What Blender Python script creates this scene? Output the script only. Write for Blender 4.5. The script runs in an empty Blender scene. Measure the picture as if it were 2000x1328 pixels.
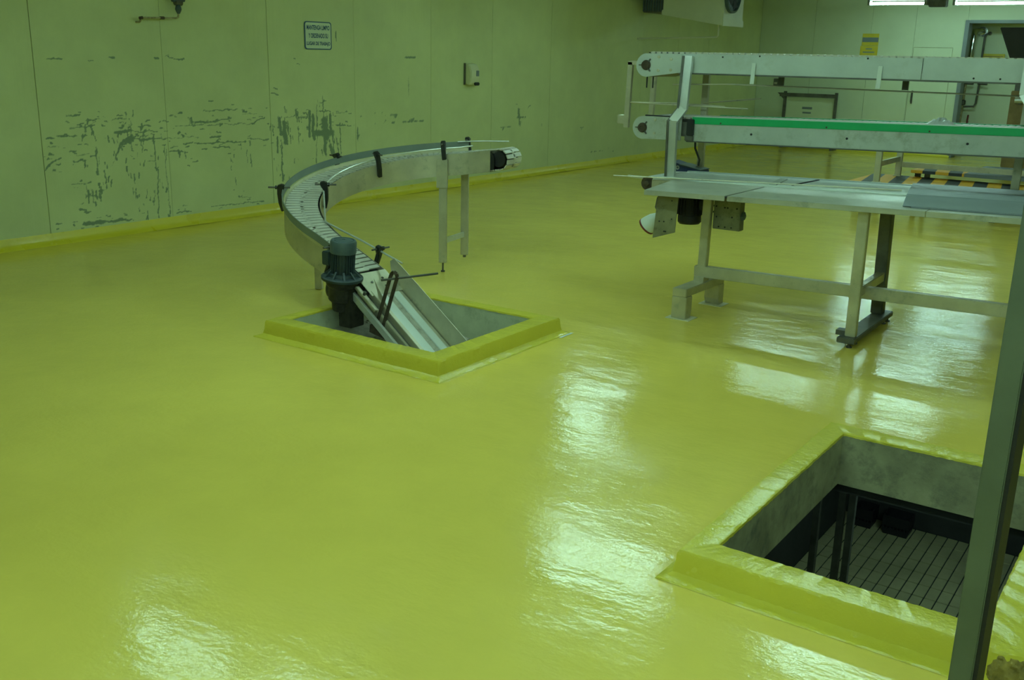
import bpy, bmesh, math, random
from mathutils import Vector as V, Matrix, noise as mnoise
from math import sin, cos, pi, sqrt

# ------------------------------------------------------------------ camera, world, exposure
SC = bpy.context.scene
COL = SC.collection
FPX, YAW, PITCH, ROLL, EYE = 1967.4, -0.607138, 0.274688, 0.0228, 1.65
fw = V((sin(YAW) * cos(PITCH), cos(YAW) * cos(PITCH), -sin(PITCH)))
rt = V((cos(YAW), -sin(YAW), 0))
up = rt.cross(fw)
rt2 = rt * cos(ROLL) + up * sin(ROLL)
up2 = up * cos(ROLL) - rt * sin(ROLL)
cam_d = bpy.data.cameras.new('camera')
cam_d.sensor_fit = 'HORIZONTAL'
cam_d.sensor_width = 36
cam_d.lens = FPX / 2000 * 36
cam_d.clip_start = 0.05
cam_d.clip_end = 100
cam = bpy.data.objects.new('camera', cam_d)
cam.matrix_world = Matrix(((rt2.x, up2.x, -fw.x, 0), (rt2.y, up2.y, -fw.y, 0), (rt2.z, up2.z, -fw.z, EYE), (0, 0, 0, 1)))
COL.objects.link(cam)
SC.camera = cam
SC.view_settings.view_transform = 'Standard'
SC.view_settings.look = 'None'
SC.view_settings.gamma = 1
SC.view_settings.use_curve_mapping = False
SC.view_settings.exposure = 0.0
wd = bpy.data.worlds.new('world')
wd.use_nodes = True
wd.node_tree.nodes['Background'].inputs[0].default_value = (0.5, 0.6, 0.5, 1)
wd.node_tree.nodes['Background'].inputs[1].default_value = 0.02
SC.world = wd
LAMP_COLOR = (0.56, 1.0, 0.88)
LAMP_POWER = 33.0
RNG = random.Random(7)

# ------------------------------------------------------------------ materials
def nodes_of(name):
    m = bpy.data.materials.new(name)
    m.use_nodes = True
    nt = m.node_tree
    return m, nt, nt.nodes['Principled BSDF']

def noise(nt, scale, detail=4, rough=0.55, vec=None, stretch=None):
    n = nt.nodes.new('ShaderNodeTexNoise')
    n.inputs['Scale'].default_value = scale
    n.inputs['Detail'].default_value = detail
    n.inputs['Roughness'].default_value = rough
    if vec is None:
        g = nt.nodes.new('ShaderNodeNewGeometry')
        vec = g.outputs['Position']
    if stretch:
        mp = nt.nodes.new('ShaderNodeMapping')
        mp.inputs['Scale'].default_value = stretch
        nt.links.new(vec, mp.inputs['Vector'])
        vec = mp.outputs['Vector']
    nt.links.new(vec, n.inputs['Vector'])
    return n.outputs['Fac']

def ramp(nt, fac, stops):
    r = nt.nodes.new('ShaderNodeValToRGB')
    els = r.color_ramp.elements
    while len(els) < len(stops):
        els.new(0.5)
    for e, (p, c) in zip(els, stops):
        e.position = p
        e.color = (*c, 1) if len(c) == 3 else c
    nt.links.new(fac, r.inputs['Fac'])
    return r.outputs['Color']

def objvec(nt):
    return nt.nodes.new('ShaderNodeTexCoord').outputs['Object']

def mat(name, col, rough=0.5, metal=0.0, vary=0.18, vscale=6.0, bump=0.0, bscale=60.0, dirt=None, stretch=None, local=True, spec=0.5):
    """base colour mottled by noise, optional darker blotches, optional fine relief"""
    m, nt, b = nodes_of(name)
    vec = objvec(nt) if local else None
    lo = tuple(c * (1 - vary) for c in col)
    hi = tuple(min(1, c * (1 + vary)) for c in col)
    c = ramp(nt, noise(nt, vscale, 5, 0.6, vec, stretch), [(0.3, lo), (0.7, hi)])
    if dirt:
        dcol, amount, ds = dirt
        f = ramp(nt, noise(nt, ds, 6, 0.7, vec), [(0.62 - amount * 0.25, (0, 0, 0)), (0.74, (1, 1, 1))])
        mx = nt.nodes.new('ShaderNodeMix')
        mx.data_type = 'RGBA'
        nt.links.new(f, mx.inputs['Factor'])
        nt.links.new(c, mx.inputs['A'])
        mx.inputs['B'].default_value = (*dcol, 1)
        c = mx.outputs['Result']
    nt.links.new(c, b.inputs['Base Color'])
    b.inputs['Roughness'].default_value = rough
    b.inputs['Metallic'].default_value = metal
    b.inputs['Specular IOR Level'].default_value = spec
    if bump:
        bp = nt.nodes.new('ShaderNodeBump')
        bp.inputs['Strength'].default_value = bump
        bp.inputs['Distance'].default_value = 0.004
        nt.links.new(noise(nt, bscale, 4, 0.6, vec), bp.inputs['Height'])
        nt.links.new(bp.outputs['Normal'], b.inputs['Normal'])
    return m

def epoxy(name, col, rough, wave, fine):
    """glossy hand-laid epoxy: waves a hand wide plus orange peel"""
    m, nt, b = nodes_of(name)
    lo = tuple(c * 0.93 for c in col)
    hi = tuple(c * 1.06 for c in col)
    c = ramp(nt, noise(nt, 1.1, 5, 0.6), [(0.3, lo), (0.7, hi)])
    nt.links.new(c, b.inputs['Base Color'])
    b.inputs['Specular IOR Level'].default_value = 0.44
    r = ramp(nt, noise(nt, 2.3, 4, 0.6), [(0.3, (rough * 0.7,) * 3), (0.75, (rough * 1.5,) * 3)])
    nt.links.new(r, b.inputs['Roughness'])
    b1 = nt.nodes.new('ShaderNodeBump')
    b1.inputs['Strength'].default_value = 1.0
    b1.inputs['Distance'].default_value = wave
    nt.links.new(noise(nt, 3.0, 1, 0.5, None, (0.8, 1.3, 1.0)), b1.inputs['Height'])
    bm_ = nt.nodes.new('ShaderNodeBump')
    bm_.inputs['Strength'].default_value = 1.0
    bm_.inputs['Distance'].default_value = wave * 0.48
    nt.links.new(noise(nt, 10, 3, 0.55, None, (0.7, 1.3, 1.0)), bm_.inputs['Height'])
    nt.links.new(b1.outputs['Normal'], bm_.inputs['Normal'])
    b2 = nt.nodes.new('ShaderNodeBump')
    b2.inputs['Strength'].default_value = 1.0
    b2.inputs['Distance'].default_value = fine
    nt.links.new(noise(nt, 48, 3, 0.6), b2.inputs['Height'])
    nt.links.new(bm_.outputs['Normal'], b2.inputs['Normal'])
    nt.links.new(b2.outputs['Normal'], b.inputs['Normal'])
    return m

def wall_mat(name, col, worn):
    """painted insulated panel; where the 'wear' attribute is high the paint is gone"""
    m, nt, b = nodes_of(name)
    c = ramp(nt, noise(nt, 1.4, 6, 0.65), [(0.3, tuple(x * 0.9 for x in col)), (0.7, tuple(x * 1.06 for x in col))])
    at = nt.nodes.new('ShaderNodeAttribute')
    at.attribute_name = 'wear'
    ma = nt.nodes.new('ShaderNodeMath')
    ma.operation = 'MULTIPLY_ADD'
    nt.links.new(noise(nt, 55, 4, 0.7), ma.inputs[0])
    ma.inputs[1].default_value = 0.9
    ma.inputs[2].default_value = -0.45
    ad = nt.nodes.new('ShaderNodeMath')
    ad.operation = 'ADD'
    nt.links.new(ma.outputs[0], ad.inputs[0])
    nt.links.new(at.outputs['Fac'], ad.inputs[1])
    f = ramp(nt, ad.outputs[0], [(0.32, (0, 0, 0)), (0.66, (0.9, 0.9, 0.9))])
    mx = nt.nodes.new('ShaderNodeMix')
    mx.data_type = 'RGBA'
    nt.links.new(f, mx.inputs['Factor'])
    nt.links.new(c, mx.inputs['A'])
    mx.inputs['B'].default_value = (*worn, 1)
    nt.links.new(mx.outputs['Result'], b.inputs['Base Color'])
    b.inputs['Roughness'].default_value = 0.5
    b.inputs['Specular IOR Level'].default_value = 0.3
    bp = nt.nodes.new('ShaderNodeBump')
    bp.inputs['Strength'].default_value = 0.35
    bp.inputs['Distance'].default_value = 0.003
    nt.links.new(noise(nt, 9, 2, 0.5, None, (1, 3.0, 0.05)), bp.inputs['Height'])
    nt.links.new(bp.outputs['Normal'], b.inputs['Normal'])
    return m

def striped(name, ca, cb, period, axis=0, slant=0.0, rough=0.55):
    m, nt, b = nodes_of(name)
    sp = nt.nodes.new('ShaderNodeSeparateXYZ')
    nt.links.new(objvec(nt), sp.inputs[0])
    a = nt.nodes.new('ShaderNodeMath')
    a.operation = 'MULTIPLY_ADD'
    nt.links.new(sp.outputs[1 - axis], a.inputs[0])
    a.inputs[1].default_value = slant
    nt.links.new(sp.outputs[axis], a.inputs[2])
    d = nt.nodes.new('ShaderNodeMath')
    d.operation = 'DIVIDE'
    nt.links.new(a.outputs[0], d.inputs[0])
    d.inputs[1].default_value = period
    fr = nt.nodes.new('ShaderNodeMath')
    fr.operation = 'FRACT'
    nt.links.new(d.outputs[0], fr.inputs[0])
    r = nt.nodes.new('ShaderNodeValToRGB')
    r.color_ramp.interpolation = 'CONSTANT'
    r.color_ramp.elements[0].color = (*ca, 1)
    r.color_ramp.elements[1].position = 0.5
    r.color_ramp.elements[1].color = (*cb, 1)
    nt.links.new(fr.outputs[0], r.inputs['Fac'])
    nt.links.new(r.outputs['Color'], b.inputs['Base Color'])
    b.inputs['Roughness'].default_value = rough
    return m

def emit(name, col, power):
    m, nt, b = nodes_of(name)
    b.inputs['Base Color'].default_value = (0.8, 0.8, 0.8, 1)
    b.inputs['Emission Color'].default_value = (*col, 1)
    b.inputs['Emission Strength'].default_value = power
    return m

YELLOW = (0.80, 0.63, 0.12)
M = dict(
    floor=epoxy('yellow_epoxy_floor', YELLOW, 0.13, 0.0045, 0.0006),
    curb=epoxy('yellow_epoxy_curb', (0.68, 0.58, 0.06), 0.2, 0.004, 0.0022),
    cove=epoxy('yellow_epoxy_cove', (0.72, 0.60, 0.035), 0.3, 0.004, 0.0010),
    cream=wall_mat('cream_panel', (0.62, 0.66, 0.34), (0.17, 0.235, 0.155)),
    white=mat('white_panel', (0.60, 0.66, 0.46), 0.5, 0, 0.05, 1.5, local=False),
    ceil=mat('ceiling_panel', (0.5, 0.52, 0.42), 0.6, 0, 0.06, 1.5, local=False),
    joint=mat('panel_joint', (0.34, 0.36, 0.20), 0.7),
    concrete=mat('raw_concrete', (0.35, 0.33, 0.19), 0.85, 0, 0.3, 5, 0.6, 25, ((0.14, 0.14, 0.10), 0.5, 9), local=False),
    pitlight=mat('pale_concrete', (0.50, 0.52, 0.34), 0.8, 0, 0.15, 5, 0.4, 25, ((0.3, 0.31, 0.2), 0.3, 6), local=False),
    dusty=mat('dusty_board', (0.42, 0.40, 0.32), 0.9, 0, 0.25, 14, 0.5, 40, ((0.2, 0.18, 0.13), 0.4, 18)),
    steel=mat('dull_stainless', (0.52, 0.49, 0.36), 0.42, 0.6, 0.14, 7, 0.15, 90, ((0.30, 0.30, 0.23), 0.2, 8)),
    steel_lt=mat('bright_stainless', (0.62, 0.64, 0.60), 0.33, 0.6, 0.1, 7, 0.1, 90),
    steel_dk=mat('dark_steel', (0.13, 0.13, 0.11), 0.5, 0.6, 0.25, 9, 0.2, 70),
    rust=mat('rusty_steel', (0.075, 0.055, 0.035), 0.75, 0.2, 0.4, 20, 0.5, 60),
    paint=mat('worn_white_paint', (0.51, 0.555, 0.52), 0.42, 0.15, 0.08, 5, 0.1, 60, ((0.44, 0.47, 0.41), 0.2, 7)),
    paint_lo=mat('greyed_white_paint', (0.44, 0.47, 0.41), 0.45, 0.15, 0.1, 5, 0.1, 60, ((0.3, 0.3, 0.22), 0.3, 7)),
    green=mat('green_guide', (0.003, 0.36, 0.11), 0.4, 0, 0.12, 4),
    plastic=mat('black_plastic', (0.012, 0.014, 0.014), 0.45, 0, 0.2, 12),
    motor=mat('motor_blue_grey', (0.035, 0.055, 0.06), 0.5, 0.1, 0.25, 15, 0.2, 60),
    motor_cap=mat('motor_cap_blue', (0.07, 0.105, 0.115), 0.45, 0.1, 0.2, 10, 0.1, 60),
    grease=mat('greasy_casting', (0.035, 0.032, 0.022), 0.5, 0.2, 0.5, 22, 0.6, 40),
    slat=mat('grey_plastic_slat', (0.52, 0.50, 0.42), 0.5, 0, 0.14, 5, 0.1, 80),
    rail=mat('blue_grey_guide_strip', (0.19, 0.225, 0.19), 0.45, 0.2, 0.12, 6),
    wearstrip=mat('cream_wear_strip', (0.6, 0.56, 0.36), 0.5),
    belt=mat('white_belt', (0.66, 0.70, 0.64), 0.5, 0, 0.05, 5),
    ledge=mat('scratched_stainless', (0.48, 0.475, 0.40), 0.34, 0.4, 0.1, 6, 0.1, 60, ((0.26, 0.27, 0.23), 0.25, 5)),
    sheet=mat('grey_sheet', (0.20, 0.23, 0.24), 0.5, 0.1, 0.08, 4),
    sheet_dk=mat('dark_grey_sheet', (0.15, 0.17, 0.18), 0.5, 0.1, 0.08, 4),
    tile=mat('quarry_tile', (0.50, 0.46, 0.24), 0.55, 0, 0.15, 4, local=False),
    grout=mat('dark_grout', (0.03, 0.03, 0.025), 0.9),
    dark=mat('shade_black_lower_wall', (0.035, 0.035, 0.03), 0.8, local=False),  # near-black colour stands in for the unlit lower room
    housing=mat('lamp_housing', (0.25, 0.27, 0.24), 0.5, 0.2),
    tube=emit('fluorescent_tube', LAMP_COLOR, LAMP_POWER),
    dimming_tube=mat('unlit_dimming_tube', (0.6, 0.62, 0.58), 0.3),
    black=mat('matt_black', (0.01, 0.01, 0.012), 0.6),
    blue=mat('dark_blue', (0.02, 0.04, 0.13), 0.45),
    signblue=mat('sign_blue', (0.025, 0.08, 0.17), 0.5, 0, 0.05),
    signwhite=mat('sign_face', (0.60, 0.68, 0.48), 0.45, 0, 0.04),
    signyellow=mat('sign_yellow', (0.62, 0.50, 0.04), 0.5, 0, 0.06),
    signgrey=mat('sign_grey_band', (0.18, 0.22, 0.24), 0.5, 0, 0.08),
    hazard=striped('hazard_stripes', (0.72, 0.36, 0.02), (0.03, 0.035, 0.04), 0.30, 0, 0.15),
    chrome=mat('chrome_pipe', (0.7, 0.72, 0.7), 0.15, 1.0, 0.05),
    broken=mat('broken_kerb', (0.30, 0.22, 0.05), 0.8, 0, 0.4, 22, 0.8, 40, ((0.10, 0.07, 0.02), 0.5, 18), local=False),
    brown=mat('brown_box', (0.28, 0.19, 0.07), 0.6, 0, 0.25, 6),
    hopper=mat('black_hopper', (0.02, 0.02, 0.03), 0.45, 0, 0.2, 5),
    cooler=mat('cooler_casing', (0.56, 0.56, 0.40), 0.5, 0, 0.06, 3),
    bag=mat('clear_film', (0.72, 0.76, 0.72), 0.25, 0, 0.1, 12, 0.5, 30),
    red=mat('red_plastic', (0.16, 0.02, 0.02), 0.5),
    pole=mat('green_grey_post', (0.11, 0.13, 0.09), 0.45, 0.2, 0.12, 5, 0.15, 40),
    pipe=mat('old_cream_pipe', (0.42, 0.38, 0.2), 0.6, 0.1, 0.2, 20, 0, 60, ((0.10, 0.06, 0.03), 0.5, 14)),
    dispenser=mat('cream_plastic', (0.68, 0.68, 0.44), 0.4, 0, 0.04),
)

# ------------------------------------------------------------------ mesh helpers
class MB:
    """collects shapes, then links them as one mesh object"""
    def __init__(s):
        s.v, s.f, s.m, s.cur = [], [], [], 0
    def add(s, vs, fs):
        o = len(s.v)
        s.v += [tuple(x) for x in vs]
        s.f += [tuple(o + i for i in f) for f in fs]
        s.m += [s.cur] * len(fs)
        return s
    def use(s, i):
        s.cur = i
        return s
    def hexa(s, c8):
        return s.add(c8, [(0, 3, 2, 1), (4, 5, 6, 7), (0, 1, 5, 4), (1, 2, 6, 5), (2, 3, 7, 6), (3, 0, 4, 7)])
    def box(s, x0, x1, y0, y1, z0, z1):
        return s.hexa([(x0, y0, z0), (x1, y0, z0), (x1, y1, z0), (x0, y1, z0), (x0, y0, z1), (x1, y0, z1), (x1, y1, z1), (x0, y1, z1)])
    def bar(s, a, b, w, h, upv=(0, 0, 1)):
        """rectangular bar from a to b, w across, h along up"""
        a, b = V(a), V(b)
        d = (b - a).normalized()
        u = V(upv)
        x = d.cross(u).normalized()
        u = x.cross(d).normalized()
        q = []
        for p in (a, b):
            q += [p - x * w / 2 - u * h / 2, p + x * w / 2 - u * h / 2, p + x * w / 2 + u * h / 2, p - x * w / 2 + u * h / 2]
        return s.hexa(q)
    def prism(s, poly, ext):
        n = len(poly)
        e = V(ext)
        a = [V(p) for p in poly]
        vs = a + [p + e for p in a]
        fs = [tuple(range(n - 1, -1, -1)), tuple(range(n, 2 * n))] + [(i, (i + 1) % n, n + (i + 1) % n, n + i) for i in range(n)]
        return s.add(vs, fs)
    def tube(s, pts, r, n=8, cap=True):
        pts = [V(p) for p in pts]
        rs = r if isinstance(r, (list, tuple)) else [r] * len(pts)
        rings = []
        ref = None
        for i, p in enumerate(pts):
            d = (pts[min(i + 1, len(pts) - 1)] - pts[max(i - 1, 0)]).normalized()
            if ref is None:
                ref = V((0, 0, 1)) if abs(d.z) < 0.9 else V((1, 0, 0))
            x = d.cross(ref).normalized()
            y = x.cross(d).normalized()
            ref = y
            rings.append([p + (x * cos(2 * pi * k / n) + y * sin(2 * pi * k / n)) * rs[i] for k in range(n)])
        vs = [q for rg in rings for q in rg]
        fs = []
        for i in range(len(rings) - 1):
            for k in range(n):
                a, b = i * n + k, i * n + (k + 1) % n
                fs.append((a, a + n, b + n, b))
        if cap:
            fs.append(tuple(range(n)))
            fs.append(tuple(range(len(vs) - 1, len(vs) - n - 1, -1)))
        return s.add(vs, fs)
    def cyl(s, a, b, r, n=16):
        return s.tube([a, b], r, n)
    def lathe(s, base, axis, prof, n=24):
        """prof: list of (radius, height along axis)"""
        ax = V(axis).normalized()
        ref = V((0, 0, 1)) if abs(ax.z) < 0.9 else V((1, 0, 0))
        x = ax.cross(ref).normalized()
        y = ax.cross(x).normalized()
        vs, fs = [], []
        for r, h in prof:
            for k in range(n):
                vs.append(V(base) + ax * h + (x * cos(2 * pi * k / n) + y * sin(2 * pi * k / n)) * max(r, 1e-4))
        for i in range(len(prof) - 1):
            for k in range(n):
                a, b = i * n + k, i * n + (k + 1) % n
                fs.append((a, b, b + n, a + n))
        fs.append(tuple(range(n - 1, -1, -1)))
        fs.append(tuple(range(len(vs) - n, len(vs))))
        return s.add(vs, fs)
    def ribbon(s, la, lb, thick):
        """strip between two polylines, thickened along the local normal"""
        n = len(la)
        la = [V(p) for p in la]
        lb = [V(p) for p in lb]
        vs = []
        for i in range(n):
            d = la[min(i + 1, n - 1)] - la[max(i - 1, 0)]
            nn = d.cross(lb[i] - la[i]).normalized() * thick
            vs += [la[i], lb[i], lb[i] + nn, la[i] + nn]
        fs = []
        for i in range(n - 1):
            a = i * 4
            for k in range(4):
                fs.append((a + k, a + (k + 1) % 4, a + 4 + (k + 1) % 4, a + 4 + k))
        fs += [(3, 2, 1, 0), tuple(range(4 * n - 4, 4 * n))]
        return s.add(vs, fs)
    def mesh(s, name, mats, bev=0.0, smooth=None):
        me = bpy.data.meshes.new(name)
        me.from_pydata(s.v, [], s.f)
        for m_ in (mats if isinstance(mats, (list, tuple)) else [mats]):
            me.materials.append(m_)
        me.polygons.foreach_set('material_index', s.m)
        bm = bmesh.new()
        bm.from_mesh(me)
        bmesh.ops.recalc_face_normals(bm, faces=bm.faces)
        if bev:
            es = [e for e in bm.edges if len(e.link_faces) == 2 and e.calc_face_angle(0) > 0.6]
            bmesh.ops.bevel(bm, geom=es, offset=bev, segments=2, affect='EDGES', clamp_overlap=True)
        bm.to_mesh(me)
        bm.free()
        if smooth is not None:
            me.polygons.foreach_set('use_smooth', [True] * len(me.polygons))
            me.set_sharp_from_angle(angle=smooth)
        return me
    def build(s, name, mats, parent=None, bev=0.0, smooth=None, loc=None):
        o = bpy.data.objects.new(name, s.mesh(name, mats, bev, smooth))
        COL.objects.link(o)
        if parent is not None:
            put(o, parent)
        if loc:
            o.location = loc
        return o

def put(o, parent):
    """parent a part whose mesh is written in world coordinates"""
    o.parent = parent
    w = V((0, 0, 0))
    p = parent
    while p is not None:
        w += p.location
        p = p.parent
    o.location = -w if not o.get('_own') else o.location

def thing(name, label, cat, loc, group=None):
    o = bpy.data.objects.new(name, None)
    o.empty_display_size = 0.1
    o.location = loc
    COL.objects.link(o)
    o['label'] = label
    o['category'] = cat
    if group:
        o['group'] = group
    return o

def tag(o, label, cat, group=None):
    o['label'] = label
    o['category'] = cat
    if group:
        o['group'] = group
    return o

def struct(o):
    o['kind'] = 'structure'
    return o

def piece(name, me, parent, loc, rot=None):
    """a part that shares its mesh; loc in world coordinates, parents are not rotated"""
    o = bpy.data.objects.new(name, me)
    COL.objects.link(o)
    o.parent = parent
    w = V((0, 0, 0))
    p = parent
    while p is not None:
        w += p.location
        p = p.parent
    o.location = V(loc) - w
    if rot is not None:
        o.rotation_mode = 'QUATERNION'
        o.rotation_quaternion = rot
    return o
SM = 0.7

# ------------------------------------------------------------------ the room
XL, XR, YF, YB, ZC = -8.15, 6.0, -4.5, 20.3, 2.95
P1 = dict(o=(-4.53, -3.20, 3.93, 5.12), i=(-4.45, -3.33, 4.05, 5.02))      # conveyor pit
P2 = dict(o=(-1.255, -0.20, 2.79, 4.33), i=(-1.16, -0.335, 2.91, 4.22))    # open hatch

def grid_with_holes(mb, x0, x1, y0, y1, z, holes):
    xs = sorted({x0, x1, *[h[0] for h in holes], *[h[1] for h in holes]})
    ys = sorted({y0, y1, *[h[2] for h in holes], *[h[3] for h in holes]})
    for a, b in zip(xs, xs[1:]):
        for c, d in zip(ys, ys[1:]):
            mx, my = (a + b) / 2, (c + d) / 2
            if any(h[0] < mx < h[1] and h[2] < my < h[3] for h in holes):
                continue
            mb.add([(a, c, z), (b, c, z), (b, d, z), (a, d, z)], [(0, 1, 2, 3)])
mb = MB()
grid_with_holes(mb, XL, XR, YF, YB + 1.6, 0.0, [P1['i'], P2['i']])
struct(mb.build('floor', M['floor']))

mb = MB()
mb.box(XL - 0.2, XR + 0.2, YF - 0.2, YB + 1.8, ZC, ZC + 0.12)
ceil = struct(mb.build('ceiling', M['ceil']))

# worn places of the long wall: (y0, z0, y1, z1, width) strokes where paint is scraped off
WEAR=[(4.875,1.54,5.004,1.542,0.015),(5.253,1.533,5.299,1.534,0.009),(5.46,1.559,5.507,1.558,0.015),(5.924,1.565,5.965,1.567,0.015),(6.039,1.578,6.081,1.582,0.01),(6.069,1.565,6.261,1.556,0.01),(4.99,1.074,5.106,1.075,0.007),(5.184,1.032,5.276,1.03,0.009),(5.36,1.02,5.399,1.022,0.007),(5.437,1.027,5.574,1.033,0.008),(5.024,0.973,5.224,0.976,0.007),(5.127,1.009,5.154,1.008,0.013),(5.698,0.967,5.83,0.961,0.011),(5.455,0.912,5.624,0.922,0.023),(5.643,0.917,5.888,0.91,0.01),(4.893,0.913,5.053,0.908,0.011),(4.804,0.895,4.848,0.899,0.018),(5.558,0.86,5.966,0.832,0.01),(5.526,0.833,5.626,0.836,0.034),(5.706,0.835,5.84,0.835,0.023),(5.524,0.816,5.613,0.811,0.015),(4.804,0.812,4.865,0.812,0.013),(5.003,0.779,5.055,0.759,0.017),(4.816,0.763,4.833,0.762,0.016),(5.053,0.741,5.183,0.746,0.009),(5.021,0.691,5.121,0.69,0.011),(5.761,0.64,5.865,0.636,0.008),(4.75,0.635,4.909,0.728,0.009),(4.814,0.669,4.872,0.714,0.015),(4.991,0.495,5.12,0.493,0.007),(5.074,0.135,5.254,0.131,0.03),(5.255,0.138,5.51,0.129,0.019),(5.491,0.138,5.57,0.122,0.01),(5.565,0.065,5.708,0.044,0.01),(5.041,0.268,5.097,0.266,0.022),(5.102,0.227,5.152,0.256,0.013),(4.818,0.129,4.836,0.13,0.009),(4.965,0.15,4.982,0.143,0.022),(5.067,0.069,5.206,0.034,0.011),(5.23,0.939,5.259,0.855,0.013),(5.135,0.911,5.134,0.853,0.013),(5.25,0.764,5.254,0.553,0.017),(5.14,0.696,5.133,0.621,0.007),(5.625,0.939,5.612,0.75,0.015),(5.506,0.825,5.468,0.734,0.019),(5.468,0.734,5.389,0.628,0.011),(5.744,0.916,5.723,0.726,0.013),(5.854,0.876,5.854,0.559,0.013),(5.731,0.656,5.715,0.587,0.008),(5.868,0.558,5.841,0.109,0.008),(5.554,0.599,5.551,0.529,0.011),(5.617,0.41,5.612,0.313,0.017),(5.669,0.537,5.661,0.494,0.013),(5.322,0.531,5.327,0.487,0.017),(5.378,0.509,5.375,0.44,0.009),(5.142,0.436,5.133,0.326,0.015),(5.189,0.44,5.181,0.321,0.017),(5.225,0.42,5.221,0.343,0.015),(5.265,0.442,5.254,0.331,0.019),(5.138,0.394,5.267,0.364,0.013),(5.731,0.185,5.73,0.103,0.01),(5.734,0.382,5.734,0.337,0.01),(5.787,0.278,5.79,0.26,0.012),(5.529,0.968,5.571,0.992,0.011),(5.387,0.899,5.384,0.832,0.009),(5.603,1.025,5.628,0.973,0.009),(5.593,0.7,5.612,0.69,0.015),(5.958,0.995,5.979,0.994,0.014),(5.953,0.933,5.978,0.932,0.015),(5.96,0.765,5.976,0.047,0.008),(6.281,0.968,6.578,0.968,0.018),(6.578,0.968,6.758,1.002,0.012),(6.425,1.081,6.848,1.078,0.006),(6.906,1.031,7.093,1.033,0.008),(6.104,0.943,7.062,0.934,0.006),(5.988,0.843,6.361,0.83,0.01),(6.151,0.862,6.183,0.839,0.012),(6.497,0.818,6.614,0.818,0.008),(6.178,0.78,6.925,0.758,0.006),(6.952,0.785,7.231,0.767,0.006),(7.011,0.936,7.192,0.983,0.008),(6.02,0.708,6.216,0.696,0.006),(6.107,0.721,6.124,0.656,0.01),(6.182,0.698,6.188,0.634,0.008),(6.206,0.569,6.232,0.56,0.012),(6.868,0.742,6.866,0.675,0.01),(6.975,0.755,6.977,0.707,0.008),(6.993,0.629,6.99,0.502,0.008),(6.744,0.606,6.759,0.548,0.01),(6.101,1.042,6.111,1.033,0.01),(6.84,0.2,6.966,0.195,0.008),(6.78,0.412,6.779,0.334,0.006),(6.56,0.046,6.682,0.052,0.008),(6.449,0.154,7.143,0.132,0.006),(6.038,0.133,6.216,0.132,0.006),(6.984,0.078,7.022,0.064,0.01),(6.285,1.018,6.3,0.928,0.006),(6.514,0.733,6.726,0.712,0.006),(7.387,0.976,7.405,0.802,0.034),(7.451,0.919,7.468,0.719,0.055),(7.506,0.937,7.513,0.817,0.03),(7.35,0.775,7.355,0.626,0.025),(7.414,0.722,7.398,0.321,0.013),(7.531,0.796,7.535,0.705,0.017),(7.292,0.915,7.292,0.827,0.008),(7.653,0.871,7.653,0.699,0.017),(7.62,1.052,7.623,0.992,0.009),(7.646,1.021,7.657,0.967,0.011),(7.481,0.987,7.783,0.979,0.011),(7.699,0.97,7.783,0.967,0.013),(7.814,1.026,7.816,0.762,0.035),(7.868,0.984,7.872,0.739,0.039),(7.931,1.104,7.904,0.467,0.011),(7.918,0.798,8.152,0.787,0.066),(8.039,0.917,8.062,0.75,0.088),(8.129,0.976,8.137,0.788,0.035),(8.019,1.143,8.026,0.958,0.013),(7.956,1.032,8.131,1.021,0.011),(8.031,0.73,8.04,0.563,0.031),(8.117,0.642,8.158,0.555,0.049),(8.167,0.786,8.166,0.512,0.015),(8.275,0.887,8.281,0.515,0.013),(8.215,0.868,8.366,0.866,0.009),(8.219,1.004,8.386,1.003,0.007),(8.397,0.861,8.443,0.848,0.009),(7.325,1.283,7.377,1.279,0.008),(7.283,1.226,7.387,1.22,0.006),(7.632,1.577,7.645,1.573,0.013),(7.656,1.518,7.697,1.517,0.006),(8.25,1.871,8.252,1.761,0.007),(7.354,0.496,7.361,0.475,0.013),(7.624,0.558,7.637,0.527,0.011),(7.41,0.391,7.411,0.309,0.013),(9.396,1.608,9.583,1.61,0.019),(11.763,0.932,11.809,0.721,0.036),(11.638,0.956,12.078,0.972,0.015),(11.705,0.829,11.956,0.835,0.015),(11.345,0.706,11.586,0.709,0.014),(13.758,0.227,14.485,0.214,0.017),(8.594,0.965,9.344,0.959,0.009),(8.719,0.875,9.724,0.861,0.009),(15.355,0.239,16.111,0.214,0.018),(13.346,0.621,13.648,0.616,0.012),(12.352,0.735,12.369,0.677,0.015),(9.441,1.385,9.457,1.147,0.01),(8.219,0.727,8.251,0.499,0.018),(8.549,0.825,8.584,0.593,0.012)]

FLECKS = list(WEAR)
fr = random.Random(21)
for (a, b, c, d, w) in WEAR:
    if b > 1.2:
        continue
    L_ = sqrt((c - a) ** 2 + (d - b) ** 2)
    big = w > 0.05
    for _ in range(9 if big else (4 if L_ > 0.08 else 2)):
        t_ = fr.random()
        sp = 0.07 if big else 0.04
        y_, z_ = a + (c - a) * t_ + fr.gauss(0, sp), b + (d - b) * t_ + fr.gauss(0, sp)
        if abs(c - a) > abs(d - b):
            ly_, lz_ = fr.uniform(0.005, 0.05), fr.uniform(-0.003, 0.003)
        else:
            ly_, lz_ = fr.uniform(-0.003, 0.003), fr.uniform(0.005, 0.06)
        FLECKS.append((y_, z_, y_ + ly_, z_ + lz_, fr.uniform(0.003, 0.009)))

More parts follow.
